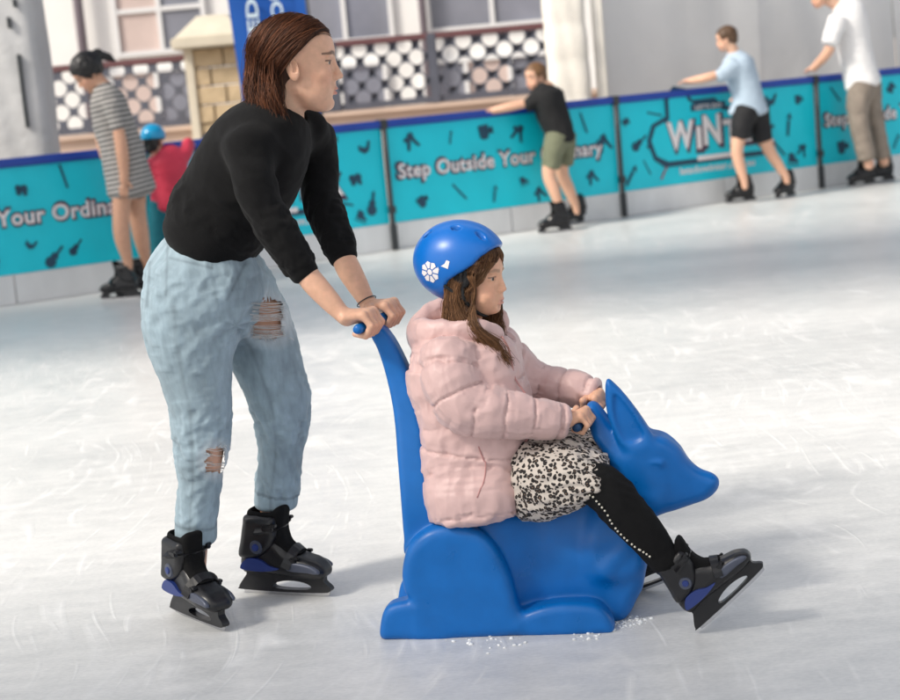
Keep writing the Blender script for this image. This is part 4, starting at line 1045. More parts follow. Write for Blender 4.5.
for s_ in ((150, 262, 147, 306), (168, 232, 166, 295), (170, 258, 212, 268), (212, 268, 214, 255), (246, 262, 232, 290), (232, 290, 227, 300)):
    dark(seg(*s_, 1.5, near & (X < 250)), .28)
fronF = ~isN & (VJ2[:, 1] < 4.53)
rip1 = fronF & (X > 253 + 3 * noise(VJ2 * 60)) & (X < 281 + 3 * noise(VJ2 * 50 + 7)) & (Yp > 302 + 5 * noise(VJ2 * 70 + 3) + (X - 253) * -.05) & (Yp < 335 + 5 * noise(VJ2 * 70 + 9))
rip2 = isN & near & (X > 208 + 5 * noise(VJ2 * 60 + 2)) & (X < 224) & (Yp > 449 + 4 * noise(VJ2 * 60 + 4)) & (Yp < 472 + 4 * noise(VJ2 * 60 + 8))
rim = np.zeros(len(VJ))
for cx, cy, rx, ry, mk in ((271, 319, 24, 22, fronF), (217, 460, 15, 16, isN & near)):
    rim = np.maximum(rim, mk * np.clip(1.6 - np.sqrt(((X - cx) / rx) ** 2 + ((Yp - cy) / ry) ** 2) * 1.05, 0, 1))
colj = colj * (1 - .75 * rim[:, None]) + np.array([.66, .70, .72]) * .75 * rim[:, None]
bot = (fr > .995) & (np.where(isN, rN, rF) < 1.02)
keep = ~(rip1 | rip2)
VJ3, FJ3, u = cut(VJ2, FJ, keep)
jeans = part('jeans', VJ3, FJ3, M_DENIM, WOMAN, col=colj[u])
# frayed white threads across the rips
M_THREAD = mat('cotton_thread', (0.74, 0.74, 0.73), 0.9)
th = random.Random(5); P = []
def bent(x0, y0, x1, y1, Y0, Y1, sag, n=9):
    return [at(x0 + (x1 - x0) * t, y0 + (y1 - y0) * t + sag * math.sin(math.pi * t), Y0 + (Y1 - Y0) * t - .006 * math.sin(math.pi * t)) for t in np.linspace(0, 1, n)]
def surf(px, py):
    m = np.argmin((X - px) ** 2 + (Yp - py) ** 2 + np.where(VJ2[:, 1] < 4.53, 0, 1e4)); return VJ2[m]
for i in range(46):
    y0 = 302 + 36 * th.random() + 0; y0 = [305, 309, 315, 319, 326, 331, 335, 337][i % 8] + th.uniform(-1.6, 1.6)
    a, b = surf(252 + th.uniform(-2, 2), y0 + th.uniform(-1, 2)), surf(285 + th.uniform(-3, 1), y0 - 1 + th.uniform(-2, 3))
    o = np.array([0, -.004, 0]); mid = (a + b) / 2 + np.array([.003, -.014, -.002 + th.uniform(-.003, .003)])
    P.append(catmull([a + o, a * .6 + mid * .4 + [0, -.004, 0], mid, b * .6 + mid * .4 + [0, -.003, 0], b + o], 12))
for i in range(26):
    y0 = [449, 453, 462, 468, 472][i % 5] + th.uniform(-2, 2); a, b = surf(206 + th.uniform(-2, 2), y0), surf(224 + th.uniform(-1, 1), y0 + th.uniform(-3, 3))
    mid = (a + b) / 2 + np.array([.004, -.012, th.uniform(-.004, .004)]); P.append(catmull([a + [0, -.003, 0], mid, b + [.002, -.003, 0]], 12))
for i in range(30):      # loose ends
    a = surf(*( (th.uniform(262, 292), 338 + th.uniform(-2, 2)) if i % 2 else (th.uniform(218, 230), 447 + th.uniform(-2, 3))))
    d = np.array([th.uniform(0, .012), -.008, th.uniform(-.008, .006)]); P.append(catmull([a, a + d * .6 + [0, 0, .003], a + d], 12))
Vt, Ft = strands_np(np.array(P), np.full((len(P), 12), .00075)); part('frayed_threads', Vt, Ft, M_THREAD, jeans)['kind'] = 'stuff'
# ---- jumper
M_KNIT = mat('black_knit', (0.0045, 0.0045, 0.005), 0.95, bump=0.5, bscale=420, var=0.25, vscale=30, sheen=.03, spec=.25)
v = Vol((-1.0, 4.0, 0.82), (-0.12, 4.74, 1.38), .0040)
v.add(TR.prim(.6)); v.add(AN.prim(.45), .03); v.add(AF.prim(.45), .03)
for a, b in (((252, 136, 4.30), (250, 150, 4.24)), ((308, 128, 4.46), (312, 140, 4.53))): v.add(cone(at(*a), at(*b), .05, .055), .035)
col_ = Loft([(nb + [-.02, 0, -.03], (1, 0, 0), .086, .092), (nb + [-.004, 0, .004], (1, 0, 0), .071, .076), (nb + [.008, 0, .026], (1, 0, 0), .062, .067)])
v.add(col_.prim(.4), .025)
v.add(Loft([(nb + [.03, 0, -.03], (1, 0, 0), .045, .036), (nb + [.018, 0, .03], (1, 0, 0), .056, .061), (nb + [.03, 0, .09], (1, 0, 0), .066, .072)]).prim(.5), .006, 's')
VS, FS = v.mesh(3)
rT, aT, gT = TR.param(VS); rA, aA, gA = AN.param(VS); rB, aB, gB = AF.param(VS)
arm = np.minimum(rA, rB) < rT; isA = rA < rB; arc = np.where(arm, np.where(isA, aA, aB), aT); ang = np.where(arm, np.where(isA, gA, gB), gT)
Lr = np.where(isA, AN.arc[-1], AF.arc[-1]); fa = np.where(arm, arc / Lr, 0)
h = np.where(aT < .03, .35, 1.0) * np.where(arm, (.0012 + .0045 * gauss(fa, .62, .16) + .0055 * gauss(fa, .9, .10)) * folds(arc, ang, np.where(isA, 2.0, 6.0), 26, 1.2, 1.2),
             (.001 + .0040 * gauss(aT, .07, .05)) * folds(arc, ang, 8.0, 20, 1.0, 2.0)) + .004 * fbm(VS * 8) * np.where((aT < .035) & ~arm, .3, 1.0)
p0 = at(246, 160, 4.24); h += .006 * gauss(np.linalg.norm(VS - p0, axis=1), .09, .06) * ridge(VS * [9, 5, 16])
h = np.where(arm & (fa > .93), .0022, h)
VS = displace(VS, FS, h)
part('jumper', VS, FS, M_KNIT, WOMAN)
# hair tie on the far wrist
wt = nrm(wrF - at(357, 284, 4.36)); cc = wrF - wt * .014; s1 = nrm(np.cross(wt, [0, 1, 0.2])); s2 = np.cross(wt, s1)
Vt, Ft = tube_np([cc + (s1 * math.cos(t) + s2 * math.sin(t)) * .0265 for t in np.linspace(0, 2 * math.pi, 28)], .0016, 6); part('hair_tie', Vt, Ft, M_POST, WOMAN)
# ---- skates
skate(WOMAN, skate_M(gnd(173, 611), gnd(228, 633), 0.0, .96)); skate(WOMAN, skate_M(gnd(237, 592), gnd(338, 597), 0.0, .98))
# ---- hair: shoulder-length, parted on top and tucked behind the ear
M_HAIR = mat('brown_hair', (0.09, 0.035, 0.018), 0.58, attr=True, spec=0.3)
hr = np.random.default_rng(11)
N, K = 7500, 20; P = np.zeros((N, K, 3)); Rr = np.zeros((N, K)); C = np.zeros((N, 3))
SC, SR = np.array([-.008, 0, .042]), np.array([.101, .079, .088]); K1 = 12
for i in range(N):
    sd = -1 if hr.random() < .66 else 1; s = hr.random(); lay = hr.random()
    ph = math.radians(31 + 125 * s + 3 * hr.normal()); p0 = np.array([math.cos(ph), sd * (.02 + .05 * hr.random()), math.sin(ph)])
    al = math.radians(113 + 64 * s ** .85 + 4 * hr.normal()); el_ = math.radians(-22 + 8 * hr.normal()); p1 = np.array([math.cos(al) * math.cos(el_), sd * math.sin(al) * math.cos(el_), math.sin(el_)])
    cq = np.array([.52 - 1.25 * s, sd * (.84 - .28 * s), .60 + .25 * min(1, s * 2)]); u = np.linspace(0, 1, K1)[:, None]
    d = (1 - u) ** 2 * p0 + 2 * u * (1 - u) * cq + u ** 2 * p1; d /= np.linalg.norm(d, axis=1)[:, None]
    rad = 1.02 + lay * (.045 + .095 * np.sin(math.pi * u * .62)) + (.05 * hr.random() * np.sin(math.pi * u) if lay > .95 else 0)
    g1 = SC + d * SR * rad; low = g1[-1]; ln = .112 + .026 * hr.random() + .008 * s
    out = np.array([low[0] - SC[0], low[1], 0]); out /= np.linalg.norm(out)
    e1 = low + out * (.002 + .006 * lay) + [.002, 0, -.045]; e2 = low + out * (-.002 + .010 * lay + .006 * hr.normal()) + [.006, sd * .010, -.09]; e3 = low + out * (-.008 + .015 * hr.normal()) + [.016, sd * .018, -ln - .030]
    g2 = catmull([g1[-2], low, e1, e2, e3], K - K1 + 6)[-(K - K1):]
    g = np.vstack([g1, g2]); t = np.linspace(0, 1, K); w_ = np.clip((t - .25) / .75, 0, 1); cl = math.floor(s * 22 + sd * .3)
    g += out * (.010 * w_ * np.sin(t * 10 + cl * 1.9))[:, None] + np.cross(out, [0, 0, 1]) * (.007 * w_ * np.cos(t * 9 + cl * 2.7))[:, None]
    g += np.cumsum(hr.normal(size=(K, 3)), axis=0) * (.0005 if lay < .93 else .0013)
    P[i] = WH.c + g @ WH.R.T; Rr[i] = (.00085 if lay < .93 else .0006) * (1 - .55 * t ** 3); k = hr.random(); st = .5 + .5 * math.sin(cl * 2.3)
    C[i] = (1 - k) * np.array([.026, .010, .006]) + k * np.array([.19, .068, .030]); C[i] *= .6 + .75 * st
Vt, Ft = strands_np(P, Rr); part('hair', Vt, Ft, M_HAIR, WOMAN, col=np.repeat(C, K * 3, axis=0))['kind'] = 'stuff'
v = Vol(WH.c - .24, WH.c + .2, .004)
v.add(WH.e((-.010, 0, .043), (.100, .078, .087))); v.add(WH.e((-.056, 0, -.03), (.042, .066, .085)), .03); v.add(WH.e((-.052, 0, -.078), (.034, .058, .045)), .02)
v.add(WH.e((.10, 0, -.03), (.098, .12, .118)), .004, 's'); v.add(WH.e((.045, -.085, .0), (.062, .045, .075)), .01, 's'); v.add(WH.e((.045, .085, .0), (.062, .045, .075)), .01, 's')
VH, FH = v.mesh(2);  part('hair_mass', VH, FH, M_HAIR, WOMAN, col=np.tile([.050, .021, .011], (len(VH), 1)))

# ================================================================== the girl riding
def kedges(rows, step=.02, **kw):
    out = []
    for xl, yl, xr, yr, v_, b in rows:
        l, r = kp(xl, yl, v_), kp(xr, yr, v_); out.append(((l + r) / 2, nrm(r - l), np.linalg.norm(r - l) / 2, b))
    return Loft(out, step, **kw)
def kround(rows, step=.02, ratio=1.0, **kw):
    P = [kp(r[0], r[1], r[2]) for r in rows]; out = []
    for k, r in enumerate(rows):
        Tn = P[min(k + 1, len(P) - 1)] - P[max(k - 1, 0)]; rad = r[3] / pxm(P[k][1], P[k][2]); out.append((P[k], nrm(np.cross(nrm(Tn), FWD)), rad, rad * ratio))
    return Loft(out, step, **kw)
GIRL = thing('person', 'person in blue helmet and pink puffer jacket sitting on the kangaroo', 'person', kw(.2, 0, 0))
gy = math.radians(24)
GH = Head(kp(471, 281, -.005), frame((math.cos(gy), -math.sin(gy), -.06)), .82, True)
g_torso = [(424, 338, 496, 336, 0, .090), (410, 352, 512, 354, 0, .125), (413, 384, 524, 380, 0, .135), (424, 424, 531, 416, 0, .138), (423, 462, 530, 456, 0, .145), (427, 480, 529, 480, 0, .170), (430, 492, 529, 492, 0, .176), (433, 501, 529, 501, 0, .178)]
g_an = [(450, 352, -.10, 26), (450, 380, -.135, 28), (461, 404, -.15, 27.5), (488, 412, -.145, 25), (520, 415.5, -.125, 21.5), (545, 419.5, -.105, 18.5), (563, 422, -.09, 16.5)]
g_af = [(492, 345, .10, 25), (512, 366, .13, 23), (534, 382, .13, 20), (558, 387, .115, 18), (580, 390, .095, 17), (593, 393, .085, 15.5)]
g_ln = [(525, 482, -.06, 20), (555, 478, -.10, 20), (583, 480, -.135, 21), (605, 489, -.160, 22), (622, 508, -.172, 21.5), (643, 531, -.177, 20), (657, 549, -.176, 17), (668, 562, -.175, 14.5)]
g_lf = [(525, 476, .06, 20), (555, 462, .10, 20), (588, 458, .135, 21), (610, 470, .175, 23), (622, 500, .177, 20), (634, 532, .178, 17), (642, 552, .178, 14.5)]
skM = skate_M(kp(700, 632, -.172), kp(768, 568, -.172), 0.0, .775); skF = skate_M(kp(612, 602, .18), kp(690, 573, .18), 0.0, .775)
# ---- body
v = Vol(kw(.0, 0, 0) * [0, 0, 0] + [-.30, 3.72, .10], [.62, 4.55, 1.06], .0034)
v.add(kedges(g_torso[1:], mul=.80).prim()); v.add(kround(g_ln, mul=.88).prim(), .02); v.add(kround(g_lf, mul=.88).prim(), .02)
v.add(kround(g_an[:-2], mul=.72).prim(), .02); v.add(kround(g_af[:-2], mul=.72).prim(), .02)
gbN, gbF = GB_N + GBD * .036, GB_F - GBD * .034
gwN, gwF = kp(566, 421.5, -.085), kp(590, 395.5, .078)
v.add(cone(kp(520, 415, -.125), gwN, .022, .0165), .01); v.add(cone(kp(560, 388, .11), gwF, .022, .0165), .01)
hand(v, gwN, gbN, GBD, KU + [0, 0, .05], None, .74, thumb=1, rb=.0115); hand(v, gwF, gbF, -GBD, KU + [0, 0, .05], None, .74, rb=.0115)
v.add(cone(GH.w((-.022, 0, -.05)), kp(462, 340, 0), .042, .05), .02)
VB, FB = v.mesh(1); del v
hd = Vol(GH.c - [.14, .12, .15], GH.c + [.14, .12, .15], .0017); GH.build(hd); hd.add(cone(GH.w((-.022, 0, -.05)), kp(462, 340, 0), .0425, .0505), .015); V2, F2 = hd.mesh(1)
FB = np.vstack([FB, F2 + len(VB)]); VB = np.vstack([VB, V2])
cg = np.tile(SKIN * [1.08, 1.05, 1.02], (len(VB), 1)); GH.tint(VB, cg, brow=(.34, .19, .12), lip=(.62, .29, .24))
bodyG = part('body', VB, FB, M_SKIN, GIRL, col=cg); GH.eyes(bodyG)
# ---- jacket
M_PUFF = mat('pink_puffer_nylon', (0.64, 0.435, 0.415), 0.45, bump=0.35, bscale=120, bdet=4, var=0.06, vscale=14, sheen=.2, bdist=.0015)
M_PINKD = mat('pink_zip_tape', (0.50, 0.25, 0.24), 0.6)
GT, GA, GF_ = kedges(g_torso, power=3.0), kround(g_an), kround(g_af)
v = Vol((-.32, 3.78, .20), (.45, 4.55, .92), .0040)
v.add(GT.prim(.25)); v.add(GA.prim(.5), .016); v.add(GF_.prim(.5), .02)
hood = Loft([(kp(497, 336, -.045), (0, 0, 1), .022, .013), (kp(478, 330, -.080), (0, 0, 1), .024, .015), (kp(450, 332, -.084), (0, 0, 1), .026, .018), (kp(425, 334, -.05), (0, 0, 1), .038, .026), (kp(419, 334, .03), (0, 0, 1), .038, .026),
             (kp(440, 316, .088), (0, 0, 1), .040, .026), (kp(480, 316, .085), (0, 0, 1), .034, .020), (kp(504, 322, .045), (0, 0, 1), .030, .016)])
v.add(hood.prim(.8), .006)
v.add(GH.k((-.01, 0, -.09), (-.0, 0, -.19), .060, .055), .006, 's')
for p, q_ in ((kp(557, 421, -.09), kp(575, 423, -.085)), (kp(585, 392.5, .088), kp(602, 395, .08))): v.add(cone(p, q_, .022, .026), .004, 's')
VP, FP = v.mesh(2)
rT, aT, gT = GT.param(VP); rA, aA, gA = GA.param(VP); rB, aB, gB = GF_.param(VP); rH, aH, gH = hood.param(VP)
cls = np.argmin(np.stack([rT, rA, rB, rH * 1.0]), 0)
arc = np.choose(cls, [aT, aA, aB, aH]); ang = np.choose(cls, [gT, gA, gB, gH]); per = np.choose(cls, [.072, .066, .062, .9]); ofs = np.choose(cls, [.012, .02, .01, .2])
wob = .006 * noise(VP * 14) + .004 * noise(VP * 31)
ph = ((arc + ofs + wob) / per); t = np.abs(ph - np.round(ph)) * 2          # 0 on a seam, 1 mid-way
seam = np.exp(-(t * per / .009) ** 2); am = np.choose(cls, [.0062, .0085, .0080, .004])
h = am * (np.sqrt(np.clip(1 - (1 - t) ** 2, 0, 1)) - .75)
puck = ridge(np.stack([np.cos(ang) * 6.5 + cls * 5, np.sin(ang) * 6.5, arc * 9], -1)); h += .0034 * puck * (.35 + .65 * np.exp(-(t * per / .022) ** 2))
h += .0045 * fbm(VP * 11) + .0032 * ridge(VP * 22 + 3)
bend = kp(432, 405, -.15); h -= .006 * gauss(np.linalg.norm(VP - bend, axis=1), 0, .04) * (1 + ridge(VP * 30))
h = soft(h, FP, 1) - .0042 * np.exp(-(t * per / .0055) ** 2) * (cls < 3); VP = displace(VP, FP, h, 0); part('jacket', VP, FP, M_PUFF, GIRL)
zp = catmull([kp(500, 336, -.055), kp(512, 358, -.075), kp(523, 385, -.085), kp(531, 420, -.09), kp(530, 460, -.1), kp(528, 495, -.115), kp(526, 526, -.12)], 40)
def snap(P, V, off=.001):
    out = []
    for p in P: d = ((V - p) ** 2).sum(1); out.append(V[np.argmin(d)])
    return np.array(out)
zs = catmull(snap(zp[::4], VP), 40)
Vt, Ft = tube_np(zs + [.001, -.001, 0], .0024, 8); part('zip_edge', Vt, Ft, M_PINKD, GIRL)
pk = snap(catmull([kp(478, 448, -.16), kp(484, 470, -.17), kp(478, 498, -.17)], 8), VP); Vt, Ft = tube_np(catmull(pk, 20), .0019, 6); part('pocket_seam', Vt, Ft, M_PINKD, GIRL)
# ---- skirt
def leopard():
    m = mat('leopard_print_cloth', (0.72, 0.66, 0.60), 0.85, bump=.3, bscale=500); nt = m.node_tree; L = nt.links.new; b = nt.nodes['Principled BSDF']
    for l in list(b.inputs['Base Color'].links): nt.links.remove(l)
    tc = nd(m, 'ShaderNodeTexCoord'); nz = nd(m, 'ShaderNodeTexNoise'); nz.inputs['Scale'].default_value = 60; L(tc.outputs['Object'], nz.inputs['Vector'])
    ad = nd(m, 'ShaderNodeMix', data_type='VECTOR'); ad.inputs[0].default_value = .012; L(tc.outputs['Object'], ad.inputs[4]); L(nz.outputs['Color'], ad.inputs[5])
    vo = nd(m, 'ShaderNodeTexVoronoi'); vo.inputs['Scale'].default_value = 96; L(ad.outputs[1], vo.inputs['Vector'])
    r = nd(m, 'ShaderNodeValToRGB'); e = r.color_ramp.elements; e[0].position = 0; e[0].color = (.32, .20, .13, 1); e[1].position = .2; e[1].color = (.015, .012, .012, 1)
    for p, c in ((.26, (.015, .012, .012, 1)), (.46, (.015, .012, .012, 1)), (.53, (.60, .53, .47, 1)), (1, (.62, .56, .50, 1))):
        q = e.new(p); q.color = c
    L(vo.outputs['Distance'], r.inputs[0]); L(r.outputs[0], b.inputs['Base Color']); return m
SKT = kedges([(520, 440, 512, 506, 0, .10), (536, 434, 525, 514, 0, .155), (560, 432, 545, 508, 0, .185), (585, 436, 567, 496, 0, .203), (603, 446, 584, 483, 0, .212), (614, 453, 594, 478, 0, .216)], power=2.8)
v = Vol((-.12, 3.75, .22), (.50, 4.60, .72), .0038); v.add(SKT.prim(.3)); VS, FS = v.mesh(1); r_, a_, g_ = SKT.param(VS)
VS = displace(VS, FS, .006 * np.sin(g_ * 22 + 3 * noise(VS * 12)) * np.clip(a_ / .2, 0, 1) * .6 + .004 * fbm(VS * 14) + .004 * ridge(VS * [12, 20, 26]))
part('skirt', VS, FS, leopard(), GIRL)
# ---- leggings with a row of studs
M_LEG = mat('black_legging', (0.0045, 0.0045, 0.005), 0.9, bump=.3, bscale=500, spec=.25)
v = Vol((-.12, 3.82, .12), (.56, 4.52, .62), .0040); LGN, LGF = kround(g_ln), kround(g_lf); v.add(LGN.prim(.5)); v.add(LGF.prim(.5), .02); VL, FL = v.mesh(1)
r1, a1, q1 = LGN.param(VL); r2, a2, q2 = LGF.param(VL); n1 = r1 < r2
VL = displace(VL, FL, (.001 + .003 * gauss(np.where(n1, a1 / LGN.arc[-1], a2 / LGF.arc[-1]), .55, .15) + .003 * gauss(np.where(n1, a1 / LGN.arc[-1], a2 / LGF.arc[-1]), 1, .1)) * folds(np.where(n1, a1, a2), np.where(n1, q1, q2), 3.0, 26, 1.2, 1.3))
leg = part('leggings', VL, FL, M_LEG, GIRL)
M_STUD = mat('pale_stud', (0.72, 0.68, 0.58), 0.3, metal=.3)
bm = bmesh.new(); bmesh.ops.create_icosphere(bm, subdivisions=1, radius=.0031); stud = bpy.data.meshes.new('stud'); bm.to_mesh(stud); bm.free(); stud.materials.append(M_STUD)
for p in stud.polygons: p.use_smooth = True
line = catmull([(576, 490, 0), (590, 498, 0), (602, 511, 0), (612, 528, 0), (624, 541, 0), (637, 551, 0), (648, 558, 0)], 24)
VLn = vnormals(VL, FL); nearL = VL + VLn * .0015; Xs, Ys = pxy(nearL); dep = (nearL - CAM) @ FWD
for px_, py_, _ in line:
    m_ = np.argmin(np.where((Xs - px_) ** 2 + (Ys - py_) ** 2 < 9, dep, 99)); o = link('stud', stud, leg); o.location = Vector(nearL[m_] - wloc(leg)) + Vector((0, -.001, 0))
# ---- skates
skate(GIRL, skM); skate(GIRL, skF)
# ---- hair
N, K = 3200, 18; P = np.zeros((N, K, 3)); Rr = np.zeros((N, K)); C = np.zeros((N, 3)); hr = np.random.default_rng(5)
for i in range(N):
    a = hr.random(); n2 = lambda s: hr.normal() * s; k_ = hr.random()
    if a < .66:       # near side, from under the helmet over the collar
        x0 = -.052 + .105 * hr.random(); f = (x0 + .052) / .105; y0 = -.080 - .006 * hr.random()
        g = [(x0, y0 + .01, .075 - .02 * f), (x0 - .004, y0 - .004, .03), (-.048 + .066 * f, y0 - .006, -.02), (-.050 + .070 * f + n2(.004), y0 - .008, -.065), (-.046 + .105 * f + n2(.006), -.088 - .02 * f + n2(.005), -.115), (-.01 + .12 * f + n2(.012), -.085 + n2(.008), -.165), (.035 + .10 * f + n2(.014), -.070 + n2(.01), -.215 - .03 * hr.random())]
        if f > .72: g[2] = (.030 + .012 * f, -.0725, -.012); g[3] = (.016 + .02 * f, -.074, -.055)
    elif a < .93:     # far side, hanging in front of the far shoulder
        x0 = -.01 + .055 * hr.random()
        g = [(x0, .064, .085), (x0 + .006, .074, .04), (x0 + .012, .074, -.01), (x0 + .014 + n2(.005), .070, -.06), (x0 + .022 + n2(.006), .058 + n2(.006), -.11), (x0 + .034 + n2(.008), .04 + n2(.008), -.15), (x0 + .04 + n2(.01), .03 + n2(.01), -.185)]
    else:             # wisps at the forehead
        y0 = (hr.random() * 2 - 1) * .062; sg = 1 if y0 > 0 else -1; xx = .088 * math.sqrt(max(.1, 1 - (y0 / .078) ** 2))
        g = [(xx - .012, y0, .112), (xx + .006, y0 + sg * .004, .088), (xx + .004, y0 + sg * .014, .066), (xx - .012, sg * max(abs(y0) + .012, .055), .040), (xx - .028, sg * .072, .010), (.020, sg * .077, -.02), (.012, sg * .078, -.05)]
    g = catmull(np.array(g), K); t = np.linspace(0, 1, K); ph = x0 * 60
    g[:, 1] += .004 * np.sin(t * 10 + ph) * t; g[:, 0] += .005 * np.cos(t * 9 + ph) * t; g += np.cumsum(hr.normal(size=(K, 3)), axis=0) * .0007
    P[i] = GH.c + (g * GH.s) @ GH.R.T; Rr[i] = .0008 * (1 - .6 * t ** 3); C[i] = (1 - k_) * np.array([.07, .032, .016]) + k_ * np.array([.27, .135, .062])
Vt, Ft = strands_np(P, Rr); part('hair', Vt, Ft, M_HAIR, GIRL, col=np.repeat(C, K * 3, axis=0))['kind'] = 'stuff'
v = Vol(GH.c - .2, GH.c + .2, .004); v.add(GH.e((-.022, 0, .035), (.092, .079, .086))); v.add(GH.e((-.03, 0, -.04), (.045, .076, .07)), .02)
v.add(GH.e((.10, 0, -.02), (.085, .12, .115)), .004, 's'); VH, FH = v.mesh(1); part('hair_mass', VH, FH, M_HAIR, GIRL, col=np.tile([.05, .024, .013], (len(VH), 1)))
# ---- helmet
M_HELM = mat('helmet_blue_shell', (0.0, 0.135, 0.52), 0.33, var=.03, vscale=6)
M_FOAM = mat('helmet_foam', (0.30, 0.22, 0.18), 0.9)
M_STRAP = mat('strap_webbing', (0.012, 0.012, 0.013), 0.8)
HC, HR_ = np.array([-.034, 0, .060]), np.array([.146, .116, .124])
v = Vol(GH.c - .22, GH.c + .22, .0033)
cutp = np.array([(.16, .135), (.118, .118), (.085, .102), (.060, .080), (.036, .056), (0, .034), (-.034, .012), (-.048, -.020), (-.058, -.056), (-.078, -.070), (-.125, -.062), (-.22, -.05), (-.22, .3), (.2, .3)])
sl_, X_, Y_, Z_ = v.sub(v.lo, v.lo + v.n * v.h)
q0 = np.stack(np.broadcast_arrays(X_, Y_, Z_), -1).reshape(-1, 3); loc = GH.loc(q0); sh = v.D.shape
def ellv(L, c, r): d = (L - c); k0 = np.sqrt(((d / r) ** 2).sum(1)); k1 = np.sqrt(((d / r ** 2) ** 2).sum(1)) + 1e-6; return (k0 * (k0 - 1) / k1) * GH.s
out = ellv(loc, HC, HR_); inn = ellv(loc, HC + [0, 0, -.004], HR_ - .020)
# polygon test on a coarse grid of (x,z), looked up
gx = np.linspace(-.3, .3, 301); gz = np.linspace(-.3, .35, 326); GX, GZ = np.meshgrid(gx, gz, indexing='ij'); PD = poly2d(smooth_poly(cutp, 3), GX, GZ) * GH.s
ix = np.clip(((loc[:, 0] + .3) / .002).astype(int), 0, 300); iz = np.clip(((loc[:, 2] + .3) / .002).astype(int), 0, 325); pd = PD[ix, iz]
D = smax(out, pd.astype(float), .006); D = smax(D, -inn, .004)
for vx, vy, vz in ((.055, -.045, .150), (.055, .045, .150), (-.02, -.055, .166), (-.02, .055, .166), (-.11, -.05, .13), (-.11, .05, .13)):
    d = loc - np.array([vx, vy, vz]); D = smax(D, -((np.sqrt((d[:, 0] / .016) ** 2 + (d[:, 1] / .009) ** 2 + (d[:, 2] / .03) ** 2) - 1) * .008), .002)
v.D[...] = D.reshape(sh); VH, FH = v.mesh(1); del q0, loc, out, inn, D
HELM = part('helmet', VH, FH, M_HELM, GIRL)
L_ = GH.loc(VH)
v = Vol(GH.c - .22, GH.c + .22, .0045)
v.add(GH.e(HC + [0, 0, -.004], HR_ - .019)); v.add(GH.e(HC + [.004, 0, -.012], HR_ - .034), 0, 's')
VF_, FF_ = v.mesh(1); lf = GH.loc(VF_); k_ = poly2d(cutp, lf[:, 0], lf[:, 2]) < -.004; VF_, FF_, _ = cut(VF_, FF_, k_); part('helmet_foam', VF_, FF_, M_FOAM, HELM)
# white printed emblem: a round blossom and a small leaf lying on the shell
def on_shell(x, z, off=.0012):
    d = 1 - ((x - HC[0]) / HR_[0]) ** 2 - ((z - HC[2]) / HR_[2]) ** 2; y = -HR_[1] * math.sqrt(max(d, 0)); n = np.array([(x - HC[0]) / HR_[0] ** 2, y / HR_[1] ** 2, (z - HC[2]) / HR_[2] ** 2])
    return GH.w(np.array([x, y, z]) + nrm(n) * off / GH.s)
def decal(name, loops):
    V, F = [], []
    for P_ in loops:
        c = np.mean(P_, 0); b0 = len(V); V.append(on_shell(*c)); n = len(P_)
        for f_ in (.5, 1.0):
            for p_ in P_: V.append(on_shell(*(c + (np.array(p_) - c) * f_)))
        for i in range(n):
            j = (i + 1) % n; F += [(b0, b0 + 1 + i, b0 + 1 + j), (b0 + 1 + i, b0 + 1 + n + i, b0 + 1 + n + j), (b0 + 1 + i, b0 + 1 + n + j, b0 + 1 + j)]
    part(name, V, F, M_WHITE, HELM)
cx, cz = -.086, .040; lp = []
for a in range(8):
    t0 = 2 * math.pi * a / 8 + .2; lp.append([(cx + r * math.cos(t0 + d), cz + r * math.sin(t0 + d)) for r, d in ((.012, -.26), (.029, -.33), (.033, 0), (.029, .33), (.012, .26))])
lp.append([(cx + .009 * math.cos(t), cz + .009 * math.sin(t)) for t in np.linspace(0, 6.28, 9)[:-1]])
lp.append([(cx + .040, cz + .020), (cx + .062, cz + .012), (cx + .068, cz + .034), (cx + .058, cz + .038), (cx + .052, cz + .027)])
lp.append([(cx + .026, cz + .010), (cx + .034, cz + .008), (cx + .030, cz + .018)])
decal('printed_emblem', lp); HELM.children[-1]['kind'] = 'stuff'
for y in (-1, 1):
    for pts in ([(.010, y * .100, .040), (.008, y * .088, .0), (.012, y * .082, -.045), (.040, y * .045, -.090), (.052, y * .012, -.100)], [(-.045, y * .100, .0), (-.020, y * .090, -.02), (.012, y * .083, -.045)]):
        g = catmull(np.array(pts), 20); Wp = GH.c + (g * GH.s) @ GH.R.T; Vt, Ft = tube_np(Wp, .0045, 6); part('chin_strap', Vt, Ft, M_STRAP, HELM)
    v = Vol(GH.c - .15, GH.c + .15, .004); v.add(GH.e((.004, y * .083, .022), (.030, .012, .034))); Vt, Ft = v.mesh(); part('ear_pad', Vt, Ft, M_STRAP, HELM)

# ================================================================== skaters along the barrier
def solid(prims, h, smooth=1):
    """prims: list of (prim, k[, op])"""
    lo = np.min([p[0][0] for p in prims if len(p) < 3], 0) - 3 * h - .01; hi = np.max([p[0][1] for p in prims if len(p) < 3], 0) + 3 * h + .01
    v = Vol(lo, hi, h)
    for p in prims: v.add(p[0], p[1], *(p[2:]))
    return v.mesh(smooth)
def fingers(at_, d, up, sc):
    """a flat resting hand: palm and five fingers pointing along d"""
    d = nrm(d); side = nrm(np.cross(d, up)); out = [(cone(at_, at_ + d * .05 * sc, .020 * sc, .024 * sc), .012)]
    for i, ln in enumerate((.065, .078, .082, .072)):
        b = at_ + d * .055 * sc + side * (i - 1.5) * .017 * sc; m = b + d * ln * .55 * sc + up * -.004 * sc
        out += [(cone(b, m, .0095 * sc, .0085 * sc), .004), (cone(m, m + (d * .8 - up * .5) * ln * .45 * sc, .0085 * sc, .007 * sc), .003)]
    b = at_ + d * .015 * sc + side * -.026 * sc; out += [(cone(b, b + (d * .7 - side * .6) * .05 * sc, .012 * sc, .009 * sc), .006)]
    return out
